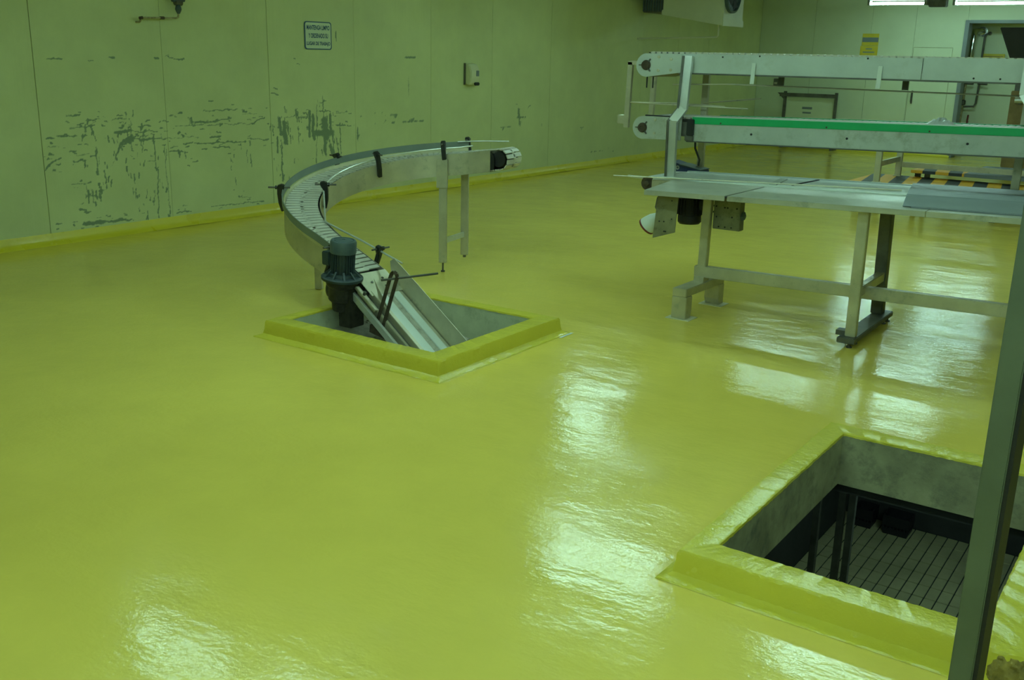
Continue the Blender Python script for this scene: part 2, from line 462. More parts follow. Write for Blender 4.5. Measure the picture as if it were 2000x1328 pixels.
def panel_mesh(y0, y1, z0, z1, step):
    """a flat sandwich panel seen from +x, with a fine grid that carries the wear attribute"""
    ny, nz = max(1, round((y1 - y0) / step)), max(1, round((z1 - z0) / step))
    vs, fs, wear = [], [], []
    st = [] if step > 0.1 else [w for w in FLECKS if max(w[0], w[2]) > y0 - 0.1 and min(w[0], w[2]) < y1 + 0.1]
    for j in range(nz + 1):
        z = z0 + (z1 - z0) * j / nz
        near = [w for w in st if min(w[1], w[3]) - 0.06 < z < max(w[1], w[3]) + 0.06]
        for i in range(ny + 1):
            y = y0 + (y1 - y0) * i / ny
            vs.append((0, y, z))
            val = 0.0
            if near:
                q = V((y * 9, z * 9, 3.1))
                q2 = V((y * 38, z * 38, 7.7))
                wy, wz = y + 0.016 * mnoise.noise(q) + 0.009 * mnoise.noise(q2), z + 0.016 * mnoise.noise(q + V((9, 4, 2))) + 0.009 * mnoise.noise(q2 + V((5, 1, 8)))
            for (a, b, c, d, w) in near:
                amp = 1.0 if w > 0.03 else 0.62 + 0.38 * abs(sin(a * 91.7 + b * 53.1))
                dx, dz = c - a, d - b
                L = dx * dx + dz * dz
                t = 0.5 if L < 1e-9 else max(0, min(1, ((wy - a) * dx + (wz - b) * dz) / L))
                dist = sqrt((wy - a - t * dx) ** 2 + (wz - b - t * dz) ** 2)
                h = max(w * 0.55, 0.007)
                k = amp * max(0.0, 1.0 - max(0.0, dist - h * 0.5) / (h * 1.1))
                if k > val:
                    val = k
            wear.append(val * 0.85)
    for j in range(nz):
        for i in range(ny):
            a = j * (ny + 1) + i
            fs.append((a, a + 1, a + ny + 2, a + ny + 1))
    n = len(vs)
    vs += [(-0.03, y0, z0), (-0.03, y1, z0), (-0.03, y1, z1), (-0.03, y0, z1)]
    e0 = [i for i in range(ny + 1)]
    e1 = [nz * (ny + 1) + i for i in range(ny + 1)]
    fs.append(tuple(e0[::-1]) + (n, n + 1))
    fs.append(tuple(e1) + (n + 2, n + 3))
    fs.append(tuple(j * (ny + 1) for j in range(nz + 1)) + (n + 3, n))
    fs.append(tuple(j * (ny + 1) + ny for j in range(nz, -1, -1)) + (n + 1, n + 2))
    wear += [0.0] * 4
    me = bpy.data.meshes.new('wall_panel')
    me.from_pydata(vs, [], fs)
    at = me.attributes.new('wear', 'FLOAT', 'POINT')
    at.data.foreach_set('value', wear)
    me.materials.append(M['cream'])
    return me

mb = MB()
mb.box(XL - 0.2, XL - 0.012, YF, YB, -0.2, ZC)
wall_l = struct(mb.build('wall_left', M['joint']))
seams = [-4.5, -3.0, -1.75, -0.5, 0.75, 2.0, 3.25, 4.755, 6.003, 7.272, 8.525, 9.866, 11.127, 12.539, 13.882, 15.307, 16.6, 17.85, 19.1, 20.3]
for k, (a, b) in enumerate(zip(seams, seams[1:])):
    step = 0.0105 if 4.7 < a < 8.4 else (0.03 if 8.4 < a < 14 else 0.6)
    o = piece('wall_panel', panel_mesh(a + 0.0025, b - 0.0025, 0.085, ZC, step), wall_l, (XL + RNG.uniform(-0.002, 0.002), 0, 0))

def upstand(mb, pts, out, h=0.1, d=0.075):
    """coved epoxy upstand along a wall foot; out = unit vector into the room"""
    o = V(out)
    prof = [(0.0, h), (0.012, h), (0.018, h * 0.8), (0.026, h * 0.5), (d * 0.55, h * 0.2), (d, 0.002)]
    rows = []
    for p in pts:
        rows.append([V(p) + o * a + V((0, 0, b)) for a, b in prof])
    n = len(prof)
    vs = [q for r in rows for q in r]
    fs = []
    for i in range(len(rows) - 1):
        for k in range(n - 1):
            fs.append((i * n + k, i * n + k + 1, (i + 1) * n + k + 1, (i + 1) * n + k))
    mb.add(vs, fs)
mb = MB()
upstand(mb, [(XL - 0.012, YF + (YB - YF) * i / 40, RNG.uniform(-0.004, 0.004)) for i in range(41)], (1, 0, 0))
struct(mb.build('baseboard_left', M['cove'], smooth=1.2))

# back wall: white panels, an alcove at the far right end of the view
DX0, DX1, DZ = -4.25, -1.6, 2.42
def flat_panel(name, parent, x0, x1, z0, z1, y, m_):
    b = MB()
    b.box(x0 + 0.002, x1 - 0.002, y, y + 0.03, z0 + 0.002, z1 - 0.002)
    return b.build(name, m_, parent)
mb = MB()
mb.box(XL - 0.2, DX0, YB + 0.03, YB + 0.2, -0.2, ZC)
mb.box(DX0, DX1, YB + 0.03, YB + 0.2, DZ, ZC)
mb.box(DX1, XR, YB + 0.03, YB + 0.2, -0.2, ZC)
wall_b = struct(mb.build('wall_back', M['joint']))
for a, b in zip([-8.15, -7.05, -5.95, -5.15], [-7.05, -5.95, -5.15, DX0]):
    flat_panel('wall_panel', wall_b, a, b, 0.0, ZC, YB, M['white'])
flat_panel('wall_panel', wall_b, DX0, DX1, DZ, ZC, YB, M['white'])
for a in (-1.6, -0.4, 0.8, 2.0, 3.2, 4.4):
    flat_panel('wall_panel', wall_b, a, min(a + 1.2, XR), 0.0, ZC, YB, M['white'])
for nm, bx in (('wall_alcove_back', (DX0 - 0.6, DX1 + 0.3, YB + 0.9, YB + 1.0, -0.1, ZC)), ('wall_alcove_left', (DX0 - 0.6, DX0 - 0.5, YB + 0.2, YB + 0.9, -0.1, ZC)),
               ('wall_alcove_right', (DX1 + 0.2, DX1 + 0.3, YB + 0.2, YB + 0.9, -0.1, ZC)), ('ceiling_alcove', (DX0 - 0.5, DX1 + 0.2, YB + 0.2, YB + 0.9, DZ + 0.05, DZ + 0.12))):
    mb = MB()
    mb.box(*bx)
    struct(mb.build(nm, M['white']))
mb = MB()
mb.box(DX0 - 0.035, DX0 + 0.035, YB - 0.02, YB + 0.26, 0, DZ + 0.035)
mb.box(DX1 - 0.035, DX1 + 0.035, YB - 0.02, YB + 0.26, 0, DZ + 0.035)
mb.box(DX0 + 0.035, DX1 - 0.035, YB - 0.02, YB + 0.26, DZ - 0.02, DZ + 0.035)
struct(mb.build('trim_3', M['sheet'], bev=0.006))
mb = MB()
upstand(mb, [(XL + (DX0 - XL) * i / 8, YB + 0.012, 0) for i in range(9)], (0, -1, 0))
struct(mb.build('baseboard_back', M['cove'], smooth=1.2))
# a shut access hatch in the back wall: thin raised frame
mb = MB()
for (x0, x1, z0, z1) in ((-5.14, -4.44, 1.965, 1.975), (-5.14, -4.44, 0.2, 0.21), (-5.14, -5.132, 0.21, 1.965), (-4.448, -4.44, 0.21, 1.965)):
    mb.box(x0, x1, YB - 0.006, YB + 0.01, z0, z1)
o = mb.build('trim_4', M['joint'], bev=0.003)
struct(o)
mb = MB()
mb.box(XR, XR + 0.2, YF, YB, -0.2, ZC)
struct(mb.build('wall_right', M['white']))
mb = MB()
mb.box(XL - 0.2, XR + 0.2, YF - 0.2, YF, -0.2, ZC)
struct(mb.build('wall_front', M['white']))

# ------------------------------------------------------------------ pit curbs
def curb(name, O, I, zlin, lining, jig=0.0016):
    """coved kerb round a pit: rings of points, rough by hand"""
    r = random.Random(name)
    prof = [('o', 0.052, 0.001), ('o', 0.047, 0.006), ('o', 0.025, 0.011), ('o', 0.010, 0.022), ('o', 0.004, 0.05), ('o', 0.0, 0.09), ('o', -0.006, 0.1), ('i', 0.008, 0.101), ('i', 0.0, 0.097), ('i', -0.002, 0.088), ('i', 0.006, 0.084)]
    NS = 64
    rings = []
    for kind, off, z in prof:
        if kind == 'o':
            x0, x1, y0, y1 = O[0] - off, O[1] + off, O[2] - off, O[3] + off
        else:
            x0, x1, y0, y1 = I[0] - off, I[1] + off, I[2] - off, I[3] + off
        cs = [(x0, y0), (x1, y0), (x1, y1), (x0, y1)]
        ring = []
        for k in range(4):
            a, b = cs[k], cs[(k + 1) % 4]
            for i in range(NS):
                t = i / NS
                j = jig if 0.004 < z else 0
                ring.append((a[0] + (b[0] - a[0]) * t + r.uniform(-j, j), a[1] + (b[1] - a[1]) * t + r.uniform(-j, j), z + r.uniform(-j, j) * 0.8))
        rings.append(ring)
    n = NS * 4
    b = MB()
    fs = []
    for q in range(len(rings) - 1):
        for k in range(n):
            fs.append((q * n + k, q * n + (k + 1) % n, (q + 1) * n + (k + 1) % n, (q + 1) * n + k))
    b.add([p for rg in rings for p in rg], fs)
    o = struct(b.build(name, M['curb'], smooth=0.5))
    # raw concrete inside
    for (x0, x1, y0, y1) in ((I[0] - 0.06, I[0], I[2] - 0.06, I[3] + 0.06), (I[1], I[1] + 0.06, I[2] - 0.06, I[3] + 0.06),
                             (I[0], I[1], I[2] - 0.06, I[2]), (I[0], I[1], I[3], I[3] + 0.06)):
        c = MB()
        c.box(x0, x1, y0, y1, zlin, 0.088)
        c.build('pit_wall', lining, o)
    return o
c1 = curb('trim_1', P1['o'], P1['i'], -0.75, M['pitlight'])
b = MB()
b.box(P1['i'][0], P1['i'][1], P1['i'][2], P1['i'][3], -0.8, -0.75)
b.build('pit_floor', M['concrete'], c1)
c2 = curb('trim_2', P2['o'], P2['i'], -0.14, M['concrete'])
# broken concrete at the outer corner of the hatch kerb
b = MB()
NA, NB = 26, 14
vs, fs = [], []
for i in range(NA + 1):
    for j in range(NB + 1):
        u, w_ = i / NA, j / NB
        x = -0.312 + 0.125 * u
        a_ = w_ * 1.75
        yy = 2.80 - 0.022 * min(1.0, u * 5) * cos(min(a_, pi / 2)) - 0.004
        zz = 0.006 + 0.084 * sin(min(a_, pi / 2))
        if a_ > pi / 2:
            yy += (a_ - pi / 2) * 0.22
        q = V((x * 34, yy * 34, zz * 34))
        n_ = mnoise.noise(q) * 0.010 + mnoise.noise(q * 2.7) * 0.006
        vs.append((x, yy - n_, zz + n_ * 0.5))
for i in range(NA):
    for j in range(NB):
        k_ = i * (NB + 1) + j
        fs.append((k_, k_ + NB + 1, k_ + NB + 2, k_ + 1))
b.add(vs, fs)
b.build('broken_concrete', M['broken'], c2, smooth=0.4)
b = MB()
b.add([(-3.155, 5.03, 0.003), (-3.13, 5.035, 0.003), (-3.132, 5.18, 0.003), (-3.15, 5.17, 0.003)], [(0, 1, 2, 3)])
b.build('coating_chip', M['belt'], c1)
# ledge with a dusty board and rubble in the conveyor pit
b = MB()
b.hexa([(-4.449, 4.051, -0.2), (-3.80, 4.051, -0.3), (-3.80, 5.019, -0.28), (-4.449, 5.019, -0.2),
        (-4.449, 4.051, -0.045), (-3.80, 4.051, -0.17), (-3.80, 5.019, -0.12), (-4.449, 5.019, -0.02)])
b.build('pit_ledge', M['dusty'], c1, bev=0.01)
b = MB()
rr = random.Random(9)
for k in range(46):
    x, y = rr.uniform(-4.43, -4.0), rr.uniform(4.06, 4.9)
    t = (x + 4.449) / 0.65
    z = -0.045 - 0.12 * t + (y - 4.05) * 0.03
    s_ = rr.uniform(0.004, 0.013)
    b.hexa([(x + sx * s_ * rr.uniform(0.7, 1.6), y + sy * s_ * rr.uniform(0.7, 1.4), z + sz * s_ * rr.uniform(0.5, 0.9)) for (sx, sy, sz) in [(-1, -1, -1), (1, -1, -1), (1, 1, -1), (-1, 1, -1), (-1, -1, 1), (1, -1, 1), (1, 1, 1), (-1, 1, 1)]])
o = b.build('rubble', M['dusty'], c1)
o['kind'] = 'stuff'

# ------------------------------------------------------------------ the room under the hatch
LX0, LX1, LY0, LY1, LZ = -2.31, 2.6, -2.5, 8.75, -2.3
b = MB()
b.box(LX0 - 0.1, LX1, LY0, LY1 + 0.1, LZ - 0.1, LZ - 0.008)
low = struct(b.build('floor_lower', M['grout']))
TX, TY = 0.0895, 0.2
tb = MB()
tb.box(-TX / 2 + 0.005, TX / 2 - 0.005, -TY / 2 + 0.007, TY / 2 - 0.007, -0.01, 0)
tme = tb.mesh('tile', M['tile'], bev=0.0015)
spots = []
for i in range(int((LX1 - LX0) / TX)):
    for j in range(int((LY1 - LY0) / TY)):
        spots.append((LX0 + TX * (i + 0.5), LY1 - TY * (j + 0.5)))
vis = [q for q in spots if q[0] < 0.0 and q[1] > 6.5][:300]
vis_set = set(vis)
for q in vis:
    piece('tile', tme, low, (q[0], q[1], LZ + RNG.uniform(-0.001, 0.001)))
b = MB()
for q in spots:
    if q not in vis_set:
        b.box(q[0] - TX / 2 + 0.004, q[0] + TX / 2 - 0.004, q[1] - TY / 2 + 0.003, q[1] + TY / 2 - 0.003, LZ - 0.01, LZ)
o = b.build('tile_field', M['tile'], low)
o['kind'] = 'stuff'
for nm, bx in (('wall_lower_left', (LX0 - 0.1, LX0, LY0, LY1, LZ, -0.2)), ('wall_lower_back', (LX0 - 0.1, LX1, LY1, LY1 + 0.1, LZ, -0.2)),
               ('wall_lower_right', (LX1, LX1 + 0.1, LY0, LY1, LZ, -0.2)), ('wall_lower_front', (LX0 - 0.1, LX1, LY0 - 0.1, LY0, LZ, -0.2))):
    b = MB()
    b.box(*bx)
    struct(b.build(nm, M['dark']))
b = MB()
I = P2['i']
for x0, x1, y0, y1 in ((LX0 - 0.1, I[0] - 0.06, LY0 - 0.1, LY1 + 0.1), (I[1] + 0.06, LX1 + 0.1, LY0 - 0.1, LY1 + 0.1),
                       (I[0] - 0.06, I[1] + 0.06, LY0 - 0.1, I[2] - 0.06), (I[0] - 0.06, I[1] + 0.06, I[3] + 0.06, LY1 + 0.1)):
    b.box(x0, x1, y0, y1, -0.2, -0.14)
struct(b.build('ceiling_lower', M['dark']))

# ------------------------------------------------------------------ lamps
def lamp(x, y, z, length, label, group, halved=False):
    t = thing('fluorescent_lamp', label, 'ceiling lamp', (x, y, z), group)
    h = length / 2
    b = MB()
    b.prism([(x - h, y - 0.09, z + 0.05), (x - h, y + 0.09, z + 0.05), (x - h, y + 0.05, z + 0.12), (x - h, y - 0.05, z + 0.12)], (length, 0, 0))
    b.build('housing', M['housing'], t, bev=0.004)
    for sx in (-1, 1):
        b = MB()
        b.box(x + sx * h - 0.02, x + sx * h + 0.02, y - 0.075, y + 0.075, z - 0.03, z + 0.06)
        b.build('end_holder', M['housing'], t, bev=0.004)
        b = MB()
        b.cyl((x + sx * h * 0.6, y, z + 0.11), (x + sx * h * 0.6, y, ZC), 0.006, 6)
        b.build('hanger', M['steel_dk'], t)
    for sy in (-1, 1):
        b = MB()
        b.cyl((x - h + 0.02, y + sy * 0.045, z), (x + h - 0.02, y + sy * 0.045, z), 0.02, 10)
        b.build('tube', M['dimming_tube'] if halved and sy > 0 else M['tube'], t, smooth=1.0)  # unlit tube put in to halve the light of a lamp
    return t
lamp(-5.06, 18.6, 2.66, 0.94, 'short twin tube lamp shining bare beside its dark end box by the back wall', 'hanging tube lamps')
lamp(-3.58, 18.8, 2.66, 1.20, 'long twin tube lamp above the black hopper and alcove', 'hanging tube lamps')
hid = 'twin fluorescent tube lamp hung over the yellow floor out of the view, set partly added for brightness'
for (x, y) in ((-5.6, 3.98), (-4.1, 3.95), (-3.95, 7.15), (-1.7, 6.95), (-5.7, 10.3), (-4.75, 13.5), (-3.2, 13.5),
               (-1.7, 10.4), (-2.35, 8.8), (-2.65, 3.95), (-1.8, 1.1), (-0.4, 1.1), (1.2, 1.1), (-1.8, -1.6), (-0.1, -1.6), (1.6, -1.6), (1.2, 4.2)):  # a couple of these are added only to brighten the middle floor
    lamp(x, y, 2.66, 1.2, hid, 'hanging tube lamps', (x, y) in ((-5.6, 3.98), (-4.75, 13.5)))
# dark end box between the two lamps in view
t = thing('junction_box', 'dark end box between the two lit tube lamps', 'junction box', (-4.42, 18.7, 2.66))
b = MB()
b.box(-4.56, -4.28, 18.62, 18.78, 2.60, 2.76)
b.build('box_body', M['steel_dk'], t, bev=0.01)
b = MB()
b.cyl((-4.42, 18.7, 2.76), (-4.42, 18.7, ZC), 0.015, 8)
b.build('conduit', M['steel_dk'], t)
t = thing('added_lower_lamp', 'added unseen tube lamp lighting the tiled room under the hatch', 'lamp', (-0.6, 6.4, -0.3))  # unseen lamp added so the tiles below the hatch are lit
b = MB()
b.box(-1.2, 0.0, 6.3, 6.5, -0.26, -0.2)
b.build('housing', M['housing'], t, bev=0.004)
for yy in (6.36, 6.44):
    b = MB()
    b.cyl((-1.18, yy, -0.29), (-0.02, yy, -0.29), 0.02, 8)
    b.build('tube', M['tube'], t, smooth=1.0)

# ------------------------------------------------------------------ curved conveyor rising out of the pit
Z0, G1, G2, TH, RAD, ARC, S1, WID = 0.9036, 0.1096, 0.0702, 0.45106, 0.72022, 2.61387, -0.013, 0.243
L1 = V((-4.904, 6.102))
E1, N1 = V((cos(TH), sin(TH))), V((-sin(TH), cos(TH)))
A0 = L1 - E1 * S1
CC = A0 - N1 * RAD
S0 = -0.12
SA, SEND = S1 + RAD * ARC, S1 + RAD * ARC + 0.36
def cpath(s, off=0.0, dz=0.0):
    """point on the conveyor: s along the inner edge from the exit leg, off outwards"""
    z = Z0 - G1 * s - G2 * s * s + dz
    if s < S0:
        p = L1 - E1 * S0
        n_ = 16
        ds = (S0 - s) / n_
        for i_ in range(n_):
            h = TH - 0.34 * min(1, (i_ + 0.5) * ds / 0.2)
            p = p + V((cos(h), sin(h))) * ds
        h = TH - 0.34 * min(1, (S0 - s) / 0.2)
        p = p + V((-sin(h), cos(h))) * off
        z = Z0 - G1 * S0 - G2 * S0 * S0 + 0.16 * (S0 - s) + dz
    elif s < S1:
        p = L1 - E1 * s + N1 * off
    elif s < SA:
        u = TH + pi / 2 + (s - S1) / RAD
        p = CC + V((cos(u), sin(u))) * (RAD + off)
    else:
        u = TH + pi / 2 + ARC
        p = CC + V((cos(u), sin(u))) * (RAD + off) + V((-sin(u), cos(u))) * (s - SA)
    return V((p.x, p.y, z))
def cframe(s):
    d = (cpath(s + 0.01, WID / 2) - cpath(s - 0.01, WID / 2)).normalized()
    o = cpath(s, 1.0) - cpath(s, 0.0)
    o.z = 0
    o.normalize()
    n = o.cross(d).normalized()
    if n.z < 0:
        n = -n
    return d, o, n
def srange(a, b, n):
    return [a + (b - a) * i / n for i in range(n + 1)]

cv = thing('curved_conveyor', 'curved slat chain conveyor with motor climbing out of the kerbed pit', 'conveyor', (-4.9, 5.4, 0))
SX, SN = -0.37, -0.44     # end of the side plates, centre of the nose
ss = srange(SX, SEND, 44)
for off, sgn in ((0.0, -1), (WID, 1)):
    b = MB()
    b.ribbon([cpath(s, off, 0.008) for s in ss], [cpath(s, off, -0.155) for s in ss], 0.004)
    b.build('side_plate', M['steel'], cv, smooth=SM)
b = MB()
b.ribbon([cpath(s, 0.006, -0.025) for s in ss], [cpath(s, WID - 0.006, -0.025) for s in ss], 0.01)
b.build('slide_bed', M['black'], cv)  # painted black to give the slat gaps their shade
b = MB()
b.ribbon([cpath(s, 0.006, -0.15) for s in ss], [cpath(s, WID - 0.006, -0.15) for s in ss], 0.006)
b.build('return_tray', M['steel_dk'], cv)
# rounded black wear plates at the exit nose
d0, o0, n0 = cframe(SX)
for off in (0.0, WID - 0.006):
    c = cpath(SX - 0.005, off, -0.072)
    poly = [c - d0 * 0.02 + n0 * 0.078, c - d0 * 0.02 - n0 * 0.078]
    poly = [c + d0 * 0.03 + n0 * 0.07] + [c - d0 * (0.028 * cos(a)) + n0 * 0.07 * sin(a) for a in [pi / 2 - pi * k / 10 for k in range(11)]] + [c + d0 * 0.03 - n0 * 0.07]
    b = MB()
    b.prism(poly, o0 * 0.006)
    b.build('nose_plate', M['plastic'], cv)
# slats, hinged in the middle: each is two staggered blocks
hw = WID / 2 - 0.012
sb = MB()
sb.box(-0.0165, 0.0165, -hw, 0.012, -0.009, 0)
sb.box(-0.0165 + 0.008, 0.0165 + 0.008, -0.012, hw, -0.009, 0)
sme = sb.mesh('slat', M['slat'], bev=0.0012)
PITCH = 0.0405
def slat_at(c, d, o, n):
    mrot = Matrix((d, o, n)).transposed().to_quaternion()
    piece('slat', sme, cv, c, mrot)
s = SX - 0.02
while s < SEND - 0.02:
    d, o, n = cframe(s)
    slat_at(cpath(s, WID / 2, 0.002), d, o, n)
    s += PITCH * (RAD + 0.02) / (RAD + WID / 2) if S1 < s < SA else PITCH
# round the nose
nc = cpath(SX, WID / 2, -0.070)
for k in range(2):
    slat_at(nc - d0 * (0.008 + 0.041 * k) + n0 * 0.072, d0, o0, n0)
    slat_at(nc - d0 * (0.008 + 0.041 * k) - n0 * 0.072, -d0, o0, -n0)
for k in range(6):
    a = 0.28 + k * 0.517
    rad = -d0 * sin(a) + n0 * cos(a)
    tng = -d0 * cos(a) - n0 * sin(a)
    slat_at(nc - d0 * 0.065 + rad * 0.072, -tng, o0, rad)
b = MB()
b.cyl(nc - d0 * 0.06 - o0 * (WID / 2 - 0.02), nc - d0 * 0.06 + o0 * (WID / 2 - 0.02), 0.058, 14)
b.build('nose_drum', M['black'], cv, smooth=SM)
# outer guide: tall strip over a cream wear strip
sg = srange(-0.13, 2.0, 44)
b = MB()
b.ribbon([cpath(s, WID + 0.012, 0.085) for s in sg], [cpath(s, WID + 0.012, 0.035) for s in sg], 0.006)
b.build('guide_strip', M['rail'], cv, smooth=SM)
b = MB()
b.ribbon([cpath(s, WID - 0.001, 0.032) for s in sg], [cpath(s, WID - 0.001, 0.006) for s in sg], 0.008)
b.build('wear_strip', M['wearstrip'], cv, smooth=SM)
b = MB()
b.tube([cpath(-0.05, WID - 0.01, 0.085), cpath(-0.22, WID - 0.01, 0.075), cpath(-0.40, WID - 0.01, 0.055)], 0.005, 8)
b.build('guide_rod', M['steel_lt'], cv, smooth=SM)
# inner guide rod: follows the bend, then runs straight over the belt
b = MB()
b.tube([cpath(s, -0.005 + 0.02 * max(0, -s), 0.055) for s in srange(-0.22, 1.18, 30)] + [V((-4.86, 4.775, 0.555)), V((-4.5, 4.755, 0.47)), V((-4.15, 4.74, 0.372))], 0.0065, 8)
b.build('guide_rod', M['steel_lt'], cv, smooth=SM)
# plastic rail brackets
def bracket(s, off, side, lean=0.0):
    d, o, n = cframe(s)
    o = o * side
    base = cpath(s, off, 0)
    prof = [(0.006, -0.075), (0.03, -0.085), (0.046, -0.02), (0.05, 0.05), (0.046, 0.105), (0.02, 0.115), (-0.002, 0.11), (0.0, 0.085), (0.02, 0.05), (0.022, 0.0)]
    b = MB()
    b.prism([base + o * p + n * q - d * 0.016 for p, q in prof], d * 0.032)
    k = b.build('rail_bracket', M['plastic'], cv, bev=0.003)
    b = MB()
    b.cyl(base + o * 0.11 + n * 0.092, base - o * 0.04 + n * 0.092, 0.006, 8)
    b.build('pin', M['steel_dk'], k, smooth=SM)
    b = MB()
    b.cyl(base + o * 0.05 + n * 0.092, base + o * 0.062 + n * 0.092, 0.014, 6)
    b.build('clamp_nut', M['plastic'], k)
for s in (0.0, 0.53, 1.22, 2.12):
    bracket(s, 0.0, -1)
for s in (-0.13, 0.68, 1.28, 2.02):
    bracket(s, WID, 1)
# legs
def leg(x, y, z0, z1, w=0.06, d=0.035):
    b = MB()
    b.bar((x, y, z0), (x, y, z1), w, d, (N1.x, N1.y, 0))
    return b.build('leg', M['steel'], cv, bev=0.003)
lx, ly = L1.x, L1.y - 0.02
k = leg(lx, ly, 0.075, 0.80)
b = MB()
b.tube([(lx, ly, 0.002), (lx, ly, 0.012), (lx, ly, 0.013), (lx, ly, 0.09)], [0.016, 0.016, 0.007, 0.007], 8)
b.build('levelling_screw', M['steel_dk'], k)
b = MB()
b.bar((lx, ly - 0.012, 0.66), (lx, ly - 0.012, 0.88), 0.085, 0.03, (N1.x, N1.y, 0))
b.build('clamp_plate', M['steel'], k, bev=0.003)
ex, ey = -4.975, 6.45
k = leg(ex, ey, 0.075, 0.80)
b = MB()
b.tube([(ex, ey, 0.055), (ex, ey, 0.09)], 0.012, 8)
b.build('levelling_screw', M['steel_dk'], k)
b = MB()
b.bar((ex, ey, 0.79), cpath(0.05, WID + 0.002, -0.10), 0.05, 0.03)
b.build('clamp_plate', M['steel_dk'], k)
b = MB()
b.bar((lx, ly, 0.245), (ex, ey, 0.245), 0.012, 0.045)
b.build('cross_bar', M['steel_lt'], cv, bev=0.002)
k = leg(-5.19, 5.02, 0.004, 0.62, 0.05, 0.04)
# cover plate at the foot of the bend, then the incline down into the pit
KI, KO = cpath(SEND, 0.0), cpath(SEND, WID)
al, sl = -0.12, 0.64
DI = V((cos(al), sin(al), -sl)).normalized()
OI = V((sin(al), -cos(al), 0))      # outwards, to the pit front
NI = DI.cross(OI).normalized()
if NI.z < 0:
    NI = -NI
def inc(s, off, h=0.0):
    return KI + DI * s + OI * off + NI * h
WI = (KO - KI).length
b = MB()
b.hexa([inc(-0.01, -0.005, 0.004), inc(0.19, -0.005, 0.004), inc(0.19, WI + 0.005, 0.004), inc(-0.01, WI + 0.005, 0.004),
        inc(-0.01, -0.005, 0.008), inc(0.19, -0.005, 0.008), inc(0.19, WI + 0.005, 0.008), inc(-0.01, WI + 0.005, 0.008)])
k = b.build('cover_plate', M['steel'], cv, bev=0.001)
for q in ((0.06, 0.07), (0.08, 0.17), (0.13, 0.09)):
    b = MB()
    c = inc(q[0], q[1], 0.008)
    b.lathe(c, NI, [(0.009, 0), (0.009, 0.004), (0.004, 0.005)], 10)
    b.build('bolt', M['steel_dk'], k)
LI = 1.08
for nm, o0_, o1_, m_ in (('belt_lane', 0.028, 0.088, 'belt'), ('belt_groove', 0.088, 0.135, 'dusty'), ('belt_lane', 0.135, 0.205, 'belt')):
    b = MB()
    h = 0.0 if nm == 'belt_groove' else 0.006
    b.hexa([inc(0.17, o0_, -0.02), inc(LI, o0_, -0.02), inc(LI, o1_, -0.02), inc(0.17, o1_, -0.02), inc(0.17, o0_, h), inc(LI, o0_, h), inc(LI, o1_, h), inc(0.17, o1_, h)])
    b.build(nm, M[m_], cv, bev=0.002)
for o0_, o1_, h0, h1, s0, m_ in ((0.0, 0.028, -0.12, 0.002, 0.15, 'steel'), (0.205, 0.232, -0.12, 0.012, 0.15, 'steel'), (0.25, 0.268, -0.13, -0.02, 0.05, 'steel'), (0.285, 0.305, -0.09, -0.045, 0.0, 'steel_lt')):
    b = MB()
    b.hexa([inc(s0, o0_, h0), inc(LI, o0_, h0), inc(LI, o1_, h0), inc(s0, o1_, h0), inc(s0, o0_, h1), inc(LI, o0_, h1), inc(LI, o1_, h1), inc(s0, o1_, h1)])
    b.build('incline_rail', M[m_], cv, bev=0.002)
b = MB()
b.hexa([inc(0.1, 0.03, -0.13), inc(LI, 0.03, -0.13), inc(LI, 0.25, -0.13), inc(0.1, 0.25, -0.13), inc(0.1, 0.03, -0.03), inc(LI, 0.03, -0.03), inc(LI, 0.25, -0.03), inc(0.1, 0.25, -0.03)])
b.build('incline_body', M['steel_dk'], cv)
# tall guard plate on the far side, cut to a point at its upper end
b = MB()
b.prism([inc(0.06, -0.004, 0.01), inc(0.0, -0.004, 0.085), inc(0.02, -0.004, 0.125), inc(0.42, -0.004, 0.13), inc(LI, -0.004, 0.13), inc(LI, -0.004, -0.09), inc(0.2, -0.004, -0.06)], OI * -0.004)
b.build('guard_plate', M['steel'], cv)
b = MB()
b.prism([inc(0.24, 0.215, 0.0), inc(0.12, 0.215, 0.085), inc(0.33, 0.215, 0.012)], OI * 0.004)
b.build('guard_plate', M['steel'], cv)
# slotted clamp bracket beside the belt
b = MB()
b.hexa([inc(0.08, 0.275, -0.02), inc(0.30, 0.275, -0.02), inc(0.30, 0.30, -0.02), inc(0.08, 0.30, -0.02), inc(0.08, 0.275, 0.0), inc(0.30, 0.275, 0.0), inc(0.30, 0.30, 0.0), inc(0.08, 0.30, 0.0)])
k = b.build('side_channel', M['steel'], cv, bev=0.003)
b = MB()
b.cyl(inc(0.16, 0.288, 0.0), inc(0.16, 0.288, 0.022), 0.01, 6)
b.build('bolt', M['steel_dk'], k)
def link(name, pts, w, h, m_, closed=False):
    b = MB()
    n = len(pts)
    for i in range(n if closed else n - 1):
        b.bar(pts[i], pts[(i + 1) % n], w, h, (1, 0.2, 0))
    return b.build(name, m_, cv)
top = V((-3.92, 4.402, 0.388))
link('slotted_bracket', [(-4.098, 4.421, 0.01), (-3.948, 4.402, 0.372), (-3.938, 4.402, 0.392), (-3.92, 4.402, 0.402), (-3.902, 4.402, 0.394), (-3.895, 4.402, 0.375), (-4.042, 4.415, 0.0)], 0.007, 0.022, M['rust'])
b = MB()
b.bar((-4.13, 4.424, 0.02), (-3.99, 4.41, 0.0), 0.03, 0.05)
b.build('bracket_foot', M['rust'], cv)
b = MB()
b.tube([(-3.955, 4.33, 0.36), (-3.93, 4.40, 0.36), (-3.83, 4.70, 0.359)], 0.007, 8)
b.build('cross_rod', M['steel_dk'], cv, smooth=SM)

